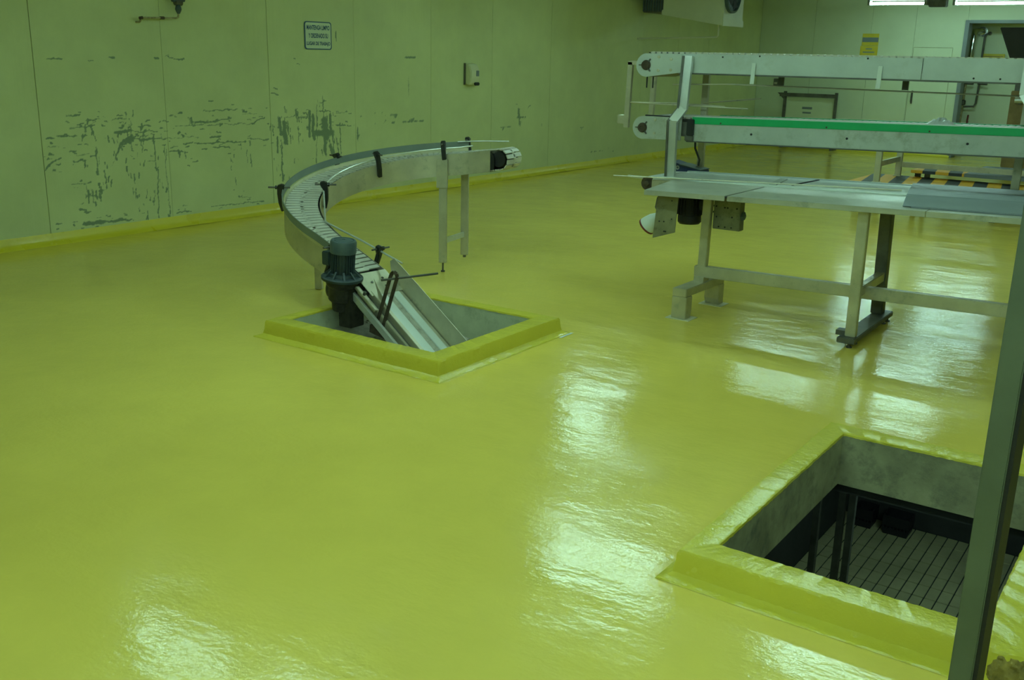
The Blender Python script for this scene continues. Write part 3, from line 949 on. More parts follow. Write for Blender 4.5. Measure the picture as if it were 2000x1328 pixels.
# gear motor standing on the outer edge of the bend foot
MC = V((-4.345, 4.40, 0.312))
MA = V((0.10, -0.02, 1)).normalized()
b = MB()
b.lathe(MC + MA * 0.0, MA, [(0.128, -0.012), (0.13, -0.006), (0.13, 0.004), (0.122, 0.010), (0.09, 0.012), (0.085, 0.03), (0.07, 0.032)], 28)
k = b.build('motor_flange', M['motor'], cv, smooth=0.6)
for i in range(10):
    a = i * 2 * pi / 10
    x_ = MA.cross(V((0, 1, 0))).normalized()
    y_ = MA.cross(x_).normalized()
    r_ = x_ * cos(a) + y_ * sin(a)
    b = MB()
    b.prism([MC + r_ * 0.075 + MA * 0.05, MC + r_ * 0.075 + MA * 0.01, MC + r_ * 0.118 + MA * 0.01], r_.cross(MA) * 0.012)
    b.build('flange_rib', M['motor'], k)
b = MB()
b.lathe(MC, MA, [(0.064, 0.02), (0.064, 0.17), (0.06, 0.172)], 24)
k = b.build('motor_body', M['motor'], cv, smooth=0.6)
for i in range(26):
    a = i * 2 * pi / 26
    r_ = x_ * cos(a) + y_ * sin(a)
    t_ = r_.cross(MA)
    b = MB()
    b.hexa([MC + r_ * p + t_ * q + MA * h for h in (0.035, 0.165) for p, q in ((0.06, -0.0018), (0.076, -0.0018), (0.076, 0.0018), (0.06, 0.0018))])
    b.build('cooling_fin', M['motor'], k)
b = MB()
b.lathe(MC, MA, [(0.079, 0.158), (0.081, 0.16), (0.081, 0.225), (0.076, 0.236), (0.066, 0.238), (0.064, 0.233), (0.058, 0.232), (0.056, 0.237), (0.03, 0.24), (0.012, 0.24), (0.011, 0.236), (0.004, 0.236)], 30)
b.build('fan_cover', M['motor_cap'], cv, smooth=0.5)
b = MB()
tc = MC - x_ * 0.0 + V((-0.095, -0.01, 0.115))
b.box(tc.x - 0.03, tc.x + 0.035, tc.y - 0.04, tc.y + 0.04, tc.z - 0.045, tc.z + 0.04)
k = b.build('terminal_box', M['motor'], cv, bev=0.006)
b = MB()
b.cyl(tc + V((-0.0, -0.0, -0.04)), tc + V((-0.02, -0.01, -0.1)), 0.016, 10)
b.build('cable_gland', M['plastic'], k, smooth=SM)
b = MB()
g = MC - MA * 0.012
b.lathe(g, -MA, [(0.1, 0), (0.1, 0.03), (0.085, 0.05), (0.082, 0.13), (0.06, 0.15), (0.055, 0.2), (0.03, 0.21)], 20)
b.lathe(g + V((-0.08, 0.02, -0.08)), V((-0.6, -0.3, 0)), [(0.06, -0.03), (0.062, 0.03), (0.045, 0.05), (0.02, 0.055)], 16)
b.box(g.x - 0.02, g.x + 0.085, g.y - 0.02, g.y + 0.10, g.z - 0.30, g.z - 0.03)
b.build('gearbox', M['grease'], cv, bev=0.004, smooth=0.5)

# ------------------------------------------------------------------ packing table (belt with stainless ledges)
tb_ = thing('packing_table', 'long stainless packing table with white belt on grey legs beside the open hatch', 'table', (-2.2, 6.4, 0))
def zt(x, y=5.9):
    return 0.828 + 0.0235 * (x + 3.076)
XE = -0.2
def plate(b, x0, x1, y0, y1, dz0, dz1, skew=0.0):
    b.hexa([(x0, y0, zt(x0) + dz0), (x1, y0, zt(x1) + dz0), (x1, y1, zt(x1) + dz0), (x0 - skew, y1, zt(x0) + dz0),
            (x0, y0, zt(x0) + dz1), (x1, y0, zt(x1) + dz1), (x1, y1, zt(x1) + dz1), (x0 - skew, y1, zt(x0) + dz1)])
for x0, x1 in ((-3.076, -2.514), (-2.498, -1.32), (-1.316, XE)):
    b = MB()
    plate(b, x0, x1, 5.9, 6.56, -0.006, 0.0, 0.12 if x0 < -3 else 0)
    plate(b, x0, x1, 5.9, 5.906, -0.032, -0.006)
    b.build('ledge_plate', M['ledge'], tb_, bev=0.0015)
b = MB()
plate(b, -2.53, -2.48, 5.907, 6.55, -0.014, -0.008)
b.build('seam_shade_strip', M['black'], tb_)  # black strip added to paint the shade in the open ledge seam
b = MB()
plate(b, -3.36, XE, 6.565, 7.13, -0.02, 0.008)
b.build('belt', M['belt'], tb_, bev=0.004)
b = MB()
plate(b, -3.36, XE, 7.132, 7.16, -0.06, 0.014)
b.build('side_rail', M['paint'], tb_, bev=0.002)
b = MB()
plate(b, -3.36, XE, 6.58, 7.12, -0.11, -0.05)
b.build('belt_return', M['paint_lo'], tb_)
b = MB()
plate(b, -3.36, -2.95, 6.555, 6.563, -0.10, -0.004)
b.build('end_plate', M['steel'], tb_, bev=0.002)
b = MB()
b.cyl((-3.40, 6.58, 0.785), (-3.40, 7.12, 0.785), 0.042, 18)
k = b.build('belt_roller', M['rust'], tb_, smooth=SM)
b = MB()
b.lathe((-3.40, 6.585, 0.785), (0, -1, 0), [(0.05, -0.01), (0.05, 0.02), (0.022, 0.022), (0.02, 0.04), (0.006, 0.042)], 14)
b.build('bearing', M['rust'], k, smooth=0.5)
b = MB()
b.hexa([(-3.44, 6.6, 0.822), (-3.35, 6.6, 0.826), (-3.35, 7.1, 0.826), (-3.44, 7.1, 0.822), (-3.44, 6.6, 0.827), (-3.35, 6.6, 0.832), (-3.35, 7.1, 0.832), (-3.44, 7.1, 0.827)])
b.build('belt_wrap', M['belt'], tb_)
b = MB()
b.tube([(-3.645, 6.5, 0.826), (-2.7, 6.6, 0.8545), (-1.66, 6.70, 0.882)], 0.005, 8)
k = b.build('guide_rod', M['steel'], tb_, smooth=SM)
b = MB()
b.box(-3.56, -3.44, 6.56, 6.575, 0.817, 0.832)
b.build('guide_rod_clip', M['steel_lt'], k)
for xx, skx in ((-2.50, 0.0), ):
    b = MB()
    b.hexa([(xx, 6.6, zt(xx) + 0.008), (xx + 0.05, 6.6, zt(xx) + 0.008), (xx - 0.02, 7.0, zt(xx) + 0.008), (xx - 0.07, 7.0, zt(xx) + 0.008),
            (xx, 6.6, zt(xx) + 0.016), (xx + 0.05, 6.6, zt(xx) + 0.016), (xx - 0.02, 7.0, zt(xx) + 0.016), (xx - 0.07, 7.0, zt(xx) + 0.016)])
    b.build('cross_strap', M['paint_lo'], tb_)
b = MB()
b.bar((-2.36, 6.66, zt(-2.36) + 0.011), (-2.33, 7.1, zt(-2.33) + 0.011), 0.014, 0.006)
b.build('belt_seam', M['black'], tb_)
# legs
def tleg(p0, p1, w, d, name='leg', m_='steel'):
    b = MB()
    b.bar(p0, p1, w, d, (0, 1, 0))
    return b.build(name, M[m_], tb_, bev=0.004)
tleg((-1.675, 6.0, 0.065), (-1.678, 6.0, zt(-1.678) - 0.03), 0.062, 0.05)
tleg((-1.72, 6.72, 0.065), (-1.735, 6.72, zt(-1.735) - 0.05), 0.075, 0.075, m_='steel_dk')
tleg((-2.782, 6.25, 0.235), (-2.772, 6.25, zt(-2.77) - 0.02), 0.058, 0.05)
# long floor beam with its left end resting on a U shaped foot
b = MB()
b.bar((-2.83, 6.25, 0.272), (XE, 6.25, 0.315), 0.06, 0.075)
b.build('floor_beam', M['steel'], tb_, bev=0.004)
b = MB()
b.bar((-1.70, 6.03, 0.315), (-1.72, 6.70, 0.315), 0.05, 0.06)
b.build('cross_beam', M['steel'], tb_, bev=0.004)
b = MB()
b.bar((-2.79, 5.93, 0.178), (-2.785, 6.53, 0.178), 0.10, 0.055)
k = b.build('foot_bridge', M['steel'], tb_, bev=0.004)
for yy in (5.975, 6.49):
    b = MB()
    sgn = 1 if yy < 6.2 else -1
    b.prism([(-2.84, yy - 0.045 * sgn, 0.15), (-2.84, yy - 0.045 * sgn, 0.003), (-2.84, yy + 0.025 * sgn, 0.003), (-2.84, yy + 0.045 * sgn, 0.05), (-2.84, yy + 0.045 * sgn, 0.15)], (0.105, 0, 0))
    b.build('foot_block', M['steel'], k, bev=0.003)
    b = MB()
    b.box(-2.87, -2.70, yy - 0.07, yy + 0.07, 0.0, 0.004)
    b.build('foot_plate', M['wearstrip'], k)
b = MB()
b.bar((-2.785, 6.25, 0.2), (-2.785, 6.25, 0.24), 0.07, 0.09, (0, 1, 0))
b.build('foot_pad', M['steel'], k)
b = MB()
b.bar((-1.685, 5.93, 0.048), (-1.70, 6.83, 0.048), 0.105, 0.035)
k = b.build('foot_channel', M['steel_dk'], tb_, bev=0.004)
b = MB()
b.bar((-1.735, 5.99, 0.078), (-1.735, 6.06, 0.078), 0.06, 0.03)
b.build('angle_clip', M['steel_dk'], k)
b = MB()
b.bar((-1.66, 6.70, 0.17), (-1.66, 6.78, 0.17), 0.06, 0.03)
b.build('angle_clip', M['steel_dk'], k)
for yy in (5.97, 6.08, 6.7, 6.79):
    b = MB()
    b.tube([(-1.67, yy, 0.0), (-1.67, yy, 0.008), (-1.67, yy, 0.009), (-1.67, yy, 0.035)], [0.018, 0.018, 0.008, 0.008], 8)
    b.build('levelling_screw', M['steel_dk'], k)
# hanging gear: skewed cover plate, motor, bell and switch box
b = MB()
b.prism([(-3.018, 5.99, 0.80), (-2.884, 6.02, 0.80), (-2.896, 6.02, 0.552), (-3.04, 5.99, 0.504)], (0.0, 0.006, 0))
k = b.build('drive_cover', M['brown'], tb_)
k.data.materials[0] = mat('stained_plate', (0.20, 0.19, 0.10), 0.6, 0.3, 0.2, 8, 0.1, 60, ((0.08, 0.07, 0.03), 0.4, 12))
for (xx, zz) in ((-3.0, 0.62), (-2.92, 0.64), (-2.97, 0.62), (-2.965, 0.555), (-2.955, 0.555), (-2.925, 0.76)):
    b = MB()
    b.lathe((xx, 5.992 + (xx + 3.018) * 0.22, zz), (0, -1, 0), [(0.005, 0), (0.005, 0.003), (0.002, 0.004)], 8)
    b.build('screw', M['black'], k)
b = MB()
MB0 = V((-2.985, 6.42, 0.735))
ma = V((0.02, 0, -1)).normalized()
b.lathe(MB0, ma, [(0.07, -0.05), (0.078, 0.0), (0.078, 0.12), (0.081, 0.122), (0.081, 0.165), (0.07, 0.178), (0.03, 0.182)], 22)
k = b.build('drive_motor', M['black'], tb_, smooth=0.5)
for i in range(20):
    a = i * 2 * pi / 20
    r_ = V((cos(a), sin(a), 0))
    t_ = V((-sin(a), cos(a), 0))
    b = MB()
    b.hexa([MB0 + r_ * p + t_ * q + ma * h for h in (0.005, 0.115) for p, q in ((0.076, -0.0018), (0.088, -0.0018), (0.088, 0.0018), (0.076, 0.0018))])
    b.build('cooling_fin', M['black'], k)
b = MB()
b.box(-2.90, -2.86, 6.38, 6.46, 0.66, 0.73)
b.build('terminal_box', M['plastic'], k, bev=0.005)
b = MB()
wb = V((-3.105, 6.2, 0.625))
wa = V((-1, 0, -0.95)).normalized()
b.lathe(wb, wa, [(0.012, 0), (0.028, 0.008), (0.05, 0.05), (0.062, 0.10), (0.064, 0.122), (0.055, 0.125), (0.02, 0.12)], 24)
k = b.build('white_bell', M['belt'], tb_, smooth=0.6)
b = MB()
b.lathe(wb, wa, [(0.0645, 0.118), (0.066, 0.12), (0.066, 0.13), (0.056, 0.131)], 24)
b.build('bell_rim', M['red'], k)
b = MB()
b.tube([(-3.10, 6.2, 0.63), (-3.13, 6.2, 0.68), (-3.12, 6.2, 0.74), (-3.07, 6.2, 0.80)], 0.012, 8)
b.build('bent_pipe', M['steel_dk'], tb_, smooth=SM)
for pts in ([(-2.86, 6.42, 0.70), (-2.80, 6.36, 0.66), (-2.74, 6.33, 0.68), (-2.70, 6.33, 0.74)], [(-2.87, 6.42, 0.72), (-2.80, 6.38, 0.70), (-2.75, 6.35, 0.72), (-2.72, 6.34, 0.78)],
            [(-2.88, 6.42, 0.67), (-2.83, 6.34, 0.57), (-2.80, 6.30, 0.50), (-2.79, 6.285, 0.47)]):
    b = MB()
    b.tube(pts, 0.007, 8)
    b.build('cable', M['black'], tb_, smooth=SM)
b = MB()
b.hexa([(-2.755, 6.30, 0.562), (-2.562, 6.30, 0.562), (-2.562, 6.37, 0.562), (-2.755, 6.37, 0.562), (-2.755, 6.30, 0.79), (-2.566, 6.30, 0.79), (-2.566, 6.37, 0.79), (-2.755, 6.37, 0.79)])
k = b.build('switch_box', k_m := mat('stained_box', (0.22, 0.22, 0.14), 0.6, 0.3, 0.18, 8, 0.1, 60, ((0.10, 0.09, 0.05), 0.4, 12)), tb_, bev=0.003)
for (xx, zz) in ((-2.735, 0.715), (-2.675, 0.71), (-2.655, 0.71), (-2.59, 0.71), (-2.73, 0.645), (-2.71, 0.58), (-2.665, 0.58), (-2.62, 0.58), (-2.62, 0.65)):
    b = MB()
    b.lathe((xx, 6.301, zz), (0, -1, 0), [(0.006, 0), (0.006, 0.004), (0.002, 0.005)], 8)
    b.build('screw', M['black'], k)
b = MB()
b.lathe((-2.564, 6.34, 0.66), (1, 0, 0), [(0.035, 0), (0.03, 0.012), (0.012, 0.022)], 6)
b.build('side_knob', M['motor_cap'], k)

# grey bent sheet lying over the far part of the table
t = thing('grey_sheet', 'grey bent plastic sheet lying over the belt of the packing table', 'sheet', (-1.1, 6.5, 0.89))
b = MB()
x0, x1 = -1.475, -0.3
prof = [(6.02, 0.008), (6.06, 0.011), (6.35, 0.034), (6.36, 0.036), (7.10, 0.024), (7.16, 0.018)]
b.ribbon([(x0 + 0.0 + (y - 6.02) * -0.20, y, zt(x0) + h) for y, h in prof], [(x1, y, zt(x1) + h) for y, h in prof], 0.004)
b.use(1)
b.build('sheet', [M['sheet'], M['sheet_dk']], t)
b = MB()
b.hexa([(x0 + 0.05, 6.0, zt(x0) + 0.001), (x1, 5.99, zt(x1) + 0.001), (x1, 6.33, zt(x1) + 0.001), (x0 + 0.02, 6.33, zt(x0) + 0.001), (x0 + 0.05, 6.0, zt(x0) + 0.006), (x1, 5.99, zt(x1) + 0.006), (x1, 6.33, zt(x1) + 0.028), (x0 + 0.02, 6.33, zt(x0) + 0.028)])
b.build('folded_edge', M['sheet_dk'], t)

# dark blue case with white roundels on the far edge of the table
t = thing('blue_case', 'dark blue case with white rings on the far edge of the packing table', 'case', (-3.4, 7.22, 0.84))
b = MB()
b.prism([(-3.55, 7.18, 0.80), (-3.27, 7.18, 0.80), (-3.27, 7.18, 0.838), (-3.40, 7.18, 0.862), (-3.53, 7.18, 0.893), (-3.55, 7.18, 0.888)], (0, 0.16, 0))
b.build('case_body', M['blue'], t, bev=0.006)
for xx, zz in ((-3.515, 0.855), (-3.465, 0.848)):
    b = MB()
    b.lathe((xx, 7.181, zz), (0, -1, 0), [(0.016, 0), (0.016, 0.003), (0.009, 0.003), (0.008, 0.001)], 14)
    b.build('white_ring', M['paint'], t)
b = MB()
b.prism([(-3.45, 7.17, 0.868), (-3.27, 7.17, 0.840), (-3.27, 7.17, 0.846), (-3.45, 7.17, 0.876)], (0, 0.17, 0))
b.build('lid_edge', M['motor_cap'], t)
b = MB()
b.box(-3.5, -3.3, 7.16, 7.34, 0.77, 0.80)
b.build('case_bracket', M['steel_dk'], t)

# ------------------------------------------------------------------ two deck conveyor over the table
dc = thing('double_deck_conveyor', 'two level slat conveyor with green edge standing over the packing table', 'conveyor', (-2.2, 7.0, 0.84))
UY0, UY1, LY0_, LY1_ = 6.82, 7.27, 6.76, 7.25
XR_ = -0.25
def zl(x):
    return 0.0195 * (x + 3.2)
def side(nm, y, th, x0, x1, z0, z1, slope, m_):
    b = MB()
    s0, s1 = (zl(x0), zl(x1)) if slope else (0, 0)
    b.hexa([(x0, y, z0 + s0), (x1, y, z0 + s1), (x1, y + th, z0 + s1), (x0, y + th, z0 + s0), (x0, y, z1 + s0), (x1, y, z1 + s1), (x1, y + th, z1 + s1), (x0, y + th, z1 + s0)])
    return b.build(nm, M[m_], dc, bev=0.002)
us = side('upper_side_plate', UY0, 0.012, -3.335, -1.66, 1.562, 1.693, False, 'paint')
us2 = side('upper_side_plate', UY0, 0.012, -1.656, XR_, 1.562, 1.698, False, 'paint')
side('upper_side_plate', UY1, 0.012, -3.335, XR_, 1.562, 1.690, False, 'paint')
side('upper_flange', UY0 - 0.004, 0.03, -3.335, XR_, 1.552, 1.562, False, 'steel_dk')
side('upper_bed', UY0 + 0.012, UY1 - UY0 - 0.012, -3.5, XR_, 1.60, 1.66, False, 'steel_dk')
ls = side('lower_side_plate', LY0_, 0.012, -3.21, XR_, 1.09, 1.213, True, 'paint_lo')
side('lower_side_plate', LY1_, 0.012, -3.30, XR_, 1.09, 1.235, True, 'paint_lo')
side('lower_flange', LY0_ - 0.004, 0.03, -3.21, XR_, 1.082, 1.09, True, 'steel_dk')
side('lower_bed', LY0_ + 0.012, LY1_ - LY0_ - 0.012, -3.5, XR_, 1.12, 1.222, True, 'steel_dk')
gs = side('green_edge_strip', LY0_ - 0.006, 0.03, -3.17, XR_, 1.211, 1.258, True, 'green')
side('green_edge_strip', LY1_ - 0.02, 0.03, -3.17, XR_, 1.236, 1.256, True, 'green')
side('edge_cap', LY0_ + 0.024, 0.02, -3.17, XR_, 1.24, 1.262, True, 'belt')
for par, pts in ((us, [(-2.73, 1.685), (-2.0, 1.685), (-3.0, 1.675)]), (us2, [(-1.35, 1.58), (-1.2, 1.58)])):
    for xx, zz in pts:
        b = MB()
        b.lathe((xx, UY0 - 0.0005, zz), (0, -1, 0), [(0.006, 0), (0.006, 0.003), (0.002, 0.004)], 8)
        b.build('screw', M['black'], par)
for xx in (-2.72, -2.06, -1.32, -0.8):
    b = MB()
    b.lathe((xx, LY0_ - 0.0005, 1.165 + zl(xx) - 0.01), (0, -1, 0), [(0.008, 0), (0.008, 0.003), (0.002, 0.004)], 8)
    b.build('screw', M['black'], ls)
for xx in (-2.95, -2.2, -1.55, -1.0):
    b = MB()
    b.lathe((xx, LY0_ - 0.0065, 1.222 + zl(xx)), (0, -1, 0), [(0.006, 0), (0.006, 0.003), (0.002, 0.004)], 8)
    b.build('screw', M['rust'], gs)
# slats across both decks
ub = MB()
ub.box(-0.018, 0.018, UY0 + 0.004, UY1 - 0.0, -0.008, 0.006)
ume = ub.mesh('slat', M['slat'], bev=0.004)
x = -3.55
while x < XR_:
    piece('slat', ume, dc, (x, 0, 1.6985))
    x += 0.046
lb = MB()
lb.box(-0.018, 0.018, LY0_ + 0.05, LY1_ - 0.03, -0.010, 0)
lme = lb.mesh('slat', M['slat'], bev=0.002)
x = -3.55
while x < XR_:
    piece('slat', lme, dc, (x, 0, 1.252 + zl(x)))
    x += 0.046
# rounded end plates with bearings
def nose(name, y, th, cx, cz, r, xe, ztop, zbot, m_, face):
    pts = []
    for k in range(15):
        a = pi / 2 + 0.1 + (pi + 0.15) * k / 14
        pts.append((cx + r * cos(a), y, cz + r * sin(a)))
    pts += [(xe, y, zbot), (xe, y, ztop)]
    b = MB()
    b.prism(pts, (0, th, 0))
    k = b.build(name, M[m_], dc, bev=0.0015)
    if face:
        b = MB()
        b.lathe((cx, y, cz), (0, -1, 0), [(0.036, 0), (0.036, 0.006), (0.03, 0.012), (0.03, 0.022), (0.012, 0.024), (0.01, 0.02)], 20)
        b.build('bearing', M['rust'], k, smooth=0.5)
        for a in (0.9, 3.14, 5.4):
            b = MB()
            b.bar((cx + 0.03 * cos(a), y - 0.004, cz + 0.03 * sin(a)), (cx + 0.056 * cos(a), y - 0.004, cz + 0.056 * sin(a)), 0.016, 0.008)
            b.build('bearing_lug', M['steel_dk'], k)
        for q in ((0.1, 0.06), (0.1, -0.035), (0.2, 0.045), (0.2, -0.03)):
            b = MB()
            b.lathe((cx + q[0], y, cz + q[1]), (0, -1, 0), [(0.011, 0), (0.011, 0.005), (0.004, 0.006)], 8)
            b.build('bolt', M['steel'], k)
    return k
nose('end_plate', UY0 - 0.012, 0.012, -3.59, 1.608, 0.083, -3.31, 1.692, 1.562, 'paint', True)
nose('end_plate', UY1, 0.012, -3.59, 1.608, 0.083, -3.31, 1.692, 1.562, 'paint', False)
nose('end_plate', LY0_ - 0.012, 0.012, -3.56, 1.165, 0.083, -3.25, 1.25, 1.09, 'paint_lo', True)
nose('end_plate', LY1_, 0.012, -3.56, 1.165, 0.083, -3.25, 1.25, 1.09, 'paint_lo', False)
for y0, y1, cx, cz in ((UY0, UY1, -3.585, 1.608), (LY0_, LY1_, -3.555, 1.165)):
    b = MB()
    b.cyl((cx, y0 + 0.002, cz), (cx, y1 - 0.002, cz), 0.083, 22)
    b.build('end_drum', M['steel_dk'], dc, smooth=SM)
    b = MB()
    b.bar((cx - 0.0, y0 + 0.02, cz + 0.088), (cx + 0.3, y0 + 0.02, cz + 0.0885), 0.02, 0.008)
    b.build('belt_edge', M['plastic'], dc)
# posts, cranked outwards past the wider lower deck
def post(name, pts, w, d, m_='steel_lt'):
    b = MB()
    for a, c in zip(pts, pts[1:]):
        dv = (V(c) - V(a)).normalized() * 0.006
        b.bar(V(a) - dv, V(c) + dv, w, d, (0, 1, 0))
    return b.build(name, M[m_], dc)
post('post', [(-3.29, 6.715, zt(-3.29) + 0.01), (-3.29, 6.70, 1.225), (-3.245, 6.755, 1.315), (-3.245, 6.79, 1.672)], 0.062, 0.03)
post('post_edge', [(-3.324, 6.697, zt(-3.29) + 0.01), (-3.324, 6.682, 1.225), (-3.279, 6.737, 1.315), (-3.279, 6.772, 1.672)], 0.016, 0.012, 'steel_dk')
post('post', [(-3.33, 7.30, 0.835), (-3.33, 7.30, 1.62)], 0.05, 0.03, 'steel')
post('post', [(-0.93, 6.725, zt(-0.93) + 0.06), (-0.93, 6.72, 1.36), (-1.045, 6.785, 1.50), (-1.045, 6.79, 1.67)], 0.062, 0.03)
post('post', [(-1.10, 7.30, 0.87), (-1.10, 7.30, 1.62)], 0.05, 0.03, 'steel')
for xx, yy in ((-3.33, 7.245), (-1.10, 7.245)):
    b = MB()
    b.box(xx - 0.025, xx + 0.025, 7.155, 7.32, zt(xx) - 0.03, zt(xx) + 0.004)
    b.build('post_bracket', M['steel_dk'], dc)
b = MB()
b.box(-3.42, -3.17, LY1_ - 0.05, LY1_ + 0.06, 1.060, 1.088)
b.build('cross_beam', M['steel_dk'], dc)
b = MB()
b.box(-3.20, -3.15, LY0_ - 0.03, LY0_, 1.13, 1.245)
b.build('guide_clamp', M['plastic'], dc, bev=0.004)
b = MB()
b.box(-3.215, -3.15, LY0_ - 0.02, LY0_ - 0.001, 1.09, 1.13)
b.build('guide_clamp', M['steel_dk'], dc, bev=0.004)
# drop arms at the end
for y, m_, x0 in ((6.86, 'steel', -3.745), (7.30, 'steel', -3.77)):
    b = MB()
    b.bar((x0, y, 1.628), (x0 - 0.012, y, 1.15), 0.04, 0.03, (0, 1, 0))
    k = b.build('drop_arm', M[m_], dc, bev=0.002)
    b = MB()
    b.bar((x0 - 0.02, y, 1.62), (-3.58, y, 1.624), 0.03, 0.03)
    b.build('arm_bracket', M['steel'], k, bev=0.002)
b = MB()
b.box(-3.835, -3.765, 6.85, 6.92, 1.175, 1.24)
b.build('sensor_box', M['steel'], dc, bev=0.004)
for xx in (-3.625, -3.575):
    b = MB()
    b.cyl((xx, 6.9, 1.53), (xx, 6.9, 1.445), 0.005, 6)
    b.build('hanging_pin', M['black'], dc)
# guide rods between the decks
for pts in ([(-3.74, 6.87, 1.335), (-3.4, 6.86, 1.345), (-3.0, 6.92, 1.335)], [(-3.74, 6.86, 1.335), (-3.30, 6.79, 1.335), (-2.80, 6.86, 1.33)],
            [(-3.40, 6.88, 1.475), (-2.95, 6.88, 1.492), (-2.55, 7.06, 1.485), (XR_, 7.06, 1.475)], [(-3.55, 7.2, 1.32), (-3.0, 7.22, 1.31)], [(-3.32, 7.26, 1.338), (-2.75, 6.95, 1.40)]):
    b = MB()
    b.tube(pts, 0.005, 8)
    b.build('guide_rod', M['steel'], dc, smooth=SM)
for xx in (-2.766, -1.914):
    b = MB()
    b.hexa([(xx - 0.016, 6.806, 1.50), (xx + 0.016, 6.80, 1.50), (xx + 0.016, 6.804, 1.50), (xx - 0.016, 6.81, 1.50), (xx - 0.012, 6.812, 1.64), (xx + 0.014, 6.812, 1.64), (xx + 0.014, 6.817, 1.64), (xx - 0.012, 6.817, 1.64)])
    b.build('hanging_strap', M['belt'], dc)
    b = MB()
    b.bar((xx + 0.09, 7.12, 1.60), (xx + 0.09, 7.12, 1.49), 0.035, 0.025, (0, 1, 0))
    b.build('rod_hanger', M['steel_dk'], dc)
b = MB()
b.tube([(-3.24, 6.98, 1.09), (-3.245, 7.0, 1.02), (-3.25, 7.1, 0.93), (-3.30, 7.2, 0.878)], 0.008, 8)
b.build('power_cable', M['black'], dc, smooth=SM)

# clear film heap on the lower deck
t = thing('film_heap', 'crumpled heap of clear film on the lower conveyor deck', 'plastic film', (-1.5, 7.0, 1.285))
b = MB()
rr = random.Random(3)
n1, n2 = 18, 7
vs, fs = [], []
for i in range(n1):
    for j in range(n2):
        u, w_ = i / (n1 - 1) * 2 - 1, j / (n2 - 1) * 2 - 1
        h = max(0, 1 - u * u) * max(0, 1 - w_ * w_) * 0.05 * (0.8 + 0.5 * rr.random())
        vs.append((-1.55 + u * 0.085, 7.02 + w_ * 0.07, 1.253 + zl(-1.5) + h * 0.75))
for i in range(n1 - 1):
    for j in range(n2 - 1):
        a = i * n2 + j
        fs.append((a, a + n2, a + n2 + 1, a + 1))
b.add(vs, fs)
b.build('film', M['bag'], t)

# ------------------------------------------------------------------ steel stand and stepped platforms behind the table
t = thing('steel_stand', 'bare grey steel stand with a long rail set on the striped low step', 'stand', (-2.2, 12.55, 0.33))
for (x, y, z0) in ((-3.293, 12.1, 0.33), (-3.293, 13.01, 0.33), (-0.9, 12.1, 0.33), (-0.9, 13.01, 0.425)):
    b = MB()
    b.bar((x, y, z0), (x, y, 0.78), 0.068, 0.055, (0, 1, 0))
    k = b.build('leg', M['steel'], t, bev=0.004)
    b = MB()
    b.box(x - 0.045, x + 0.045, y - 0.04, y + 0.04, z0, z0 + 0.008)
    b.build('foot_plate', M['steel'], k)
for x in (-3.293, -0.9):
    b = MB()
    b.bar((x, 12.13, 0.54), (x, 12.985, 0.54), 0.03, 0.06)
    b.build('cross_brace', M['steel'], t)
b = MB()
b.bar((-3.26, 13.01, 0.474), (-0.93, 13.01, 0.474), 0.03, 0.062)
b.build('long_rail', M['steel'], t)
for y in (12.1, 13.01):
    b = MB()
    b.bar((-3.33, y, 0.80), (-0.86, y, 0.80), 0.06, 0.04)
    b.build('top_rail', M['steel'], t)

t = thing('low_step', 'low long step with orange and black hazard stripes on its edge', 'step', (-3.0, 12.6, 0), 'striped steps')
b = MB()
b.box(-3.60, -0.2, 12.0, 13.1, 0.295, 0.33)
b.build('tread', M['hazard'], t, bev=0.004)
for x in (-3.5, -2.0, -0.4):
    for y in (12.1, 13.0):
        b = MB()
        b.box(x - 0.03, x + 0.03, y - 0.03, y + 0.03, 0, 0.295)
        b.build('leg', M['steel_dk'], t)
t = thing('high_platform', 'higher work platform with grey deck and striped end behind the low step', 'platform', (-2.5, 13.3, 0), 'striped steps')
b = MB()
b.box(-3.13, -2.52, 12.95, 13.75, 0.385, 0.42)
b.build('striped_end', M['hazard'], t, bev=0.004)
b = MB()
b.box(-2.518, 0.2, 12.95, 14.2, 0.385, 0.425)
b.build('deck', M['sheet_dk'], t, bev=0.004)
for x in (-3.1, -1.5, 0.1):
    for y in (13.2, 13.7):
        b = MB()
        b.box(x - 0.03, x + 0.03, y - 0.03, y + 0.03, 0, 0.385)
        b.build('leg', M['steel_dk'], t)

# ------------------------------------------------------------------ foreground post
t = thing('square_post', 'grey green square steel post standing in front of the open hatch', 'post', (-0.315, 2.5, 0))
b = MB()
def rotbox(cx, cy, w, d, a, z0, z1):
    q = []
    for z in (z0, z1):
        for sx, sy in ((-1, -1), (1, -1), (1, 1), (-1, 1)):
            x, y = sx * w / 2, sy * d / 2
            q.append((cx + x * cos(a) - y * sin(a), cy + x * sin(a) + y * cos(a), z))
    return q
b.hexa(rotbox(-0.32, 2.5, 0.056, 0.05, -0.14, 0.006, ZC))
b.build('shaft', M['pole'], t, bev=0.003)
b = MB()
b.hexa(rotbox(-0.315, 2.5, 0.13, 0.13, -0.14, 0.0, 0.008))
b.build('base_plate', M['pole'], t, bev=0.002)
b = MB()
b.hexa(rotbox(-0.287, 2.507, 0.012, 0.062, -0.14, 0.008, ZC))
b.build('painted_shade_side', M['black'], t)  # black strip paints the shade on the post's right face

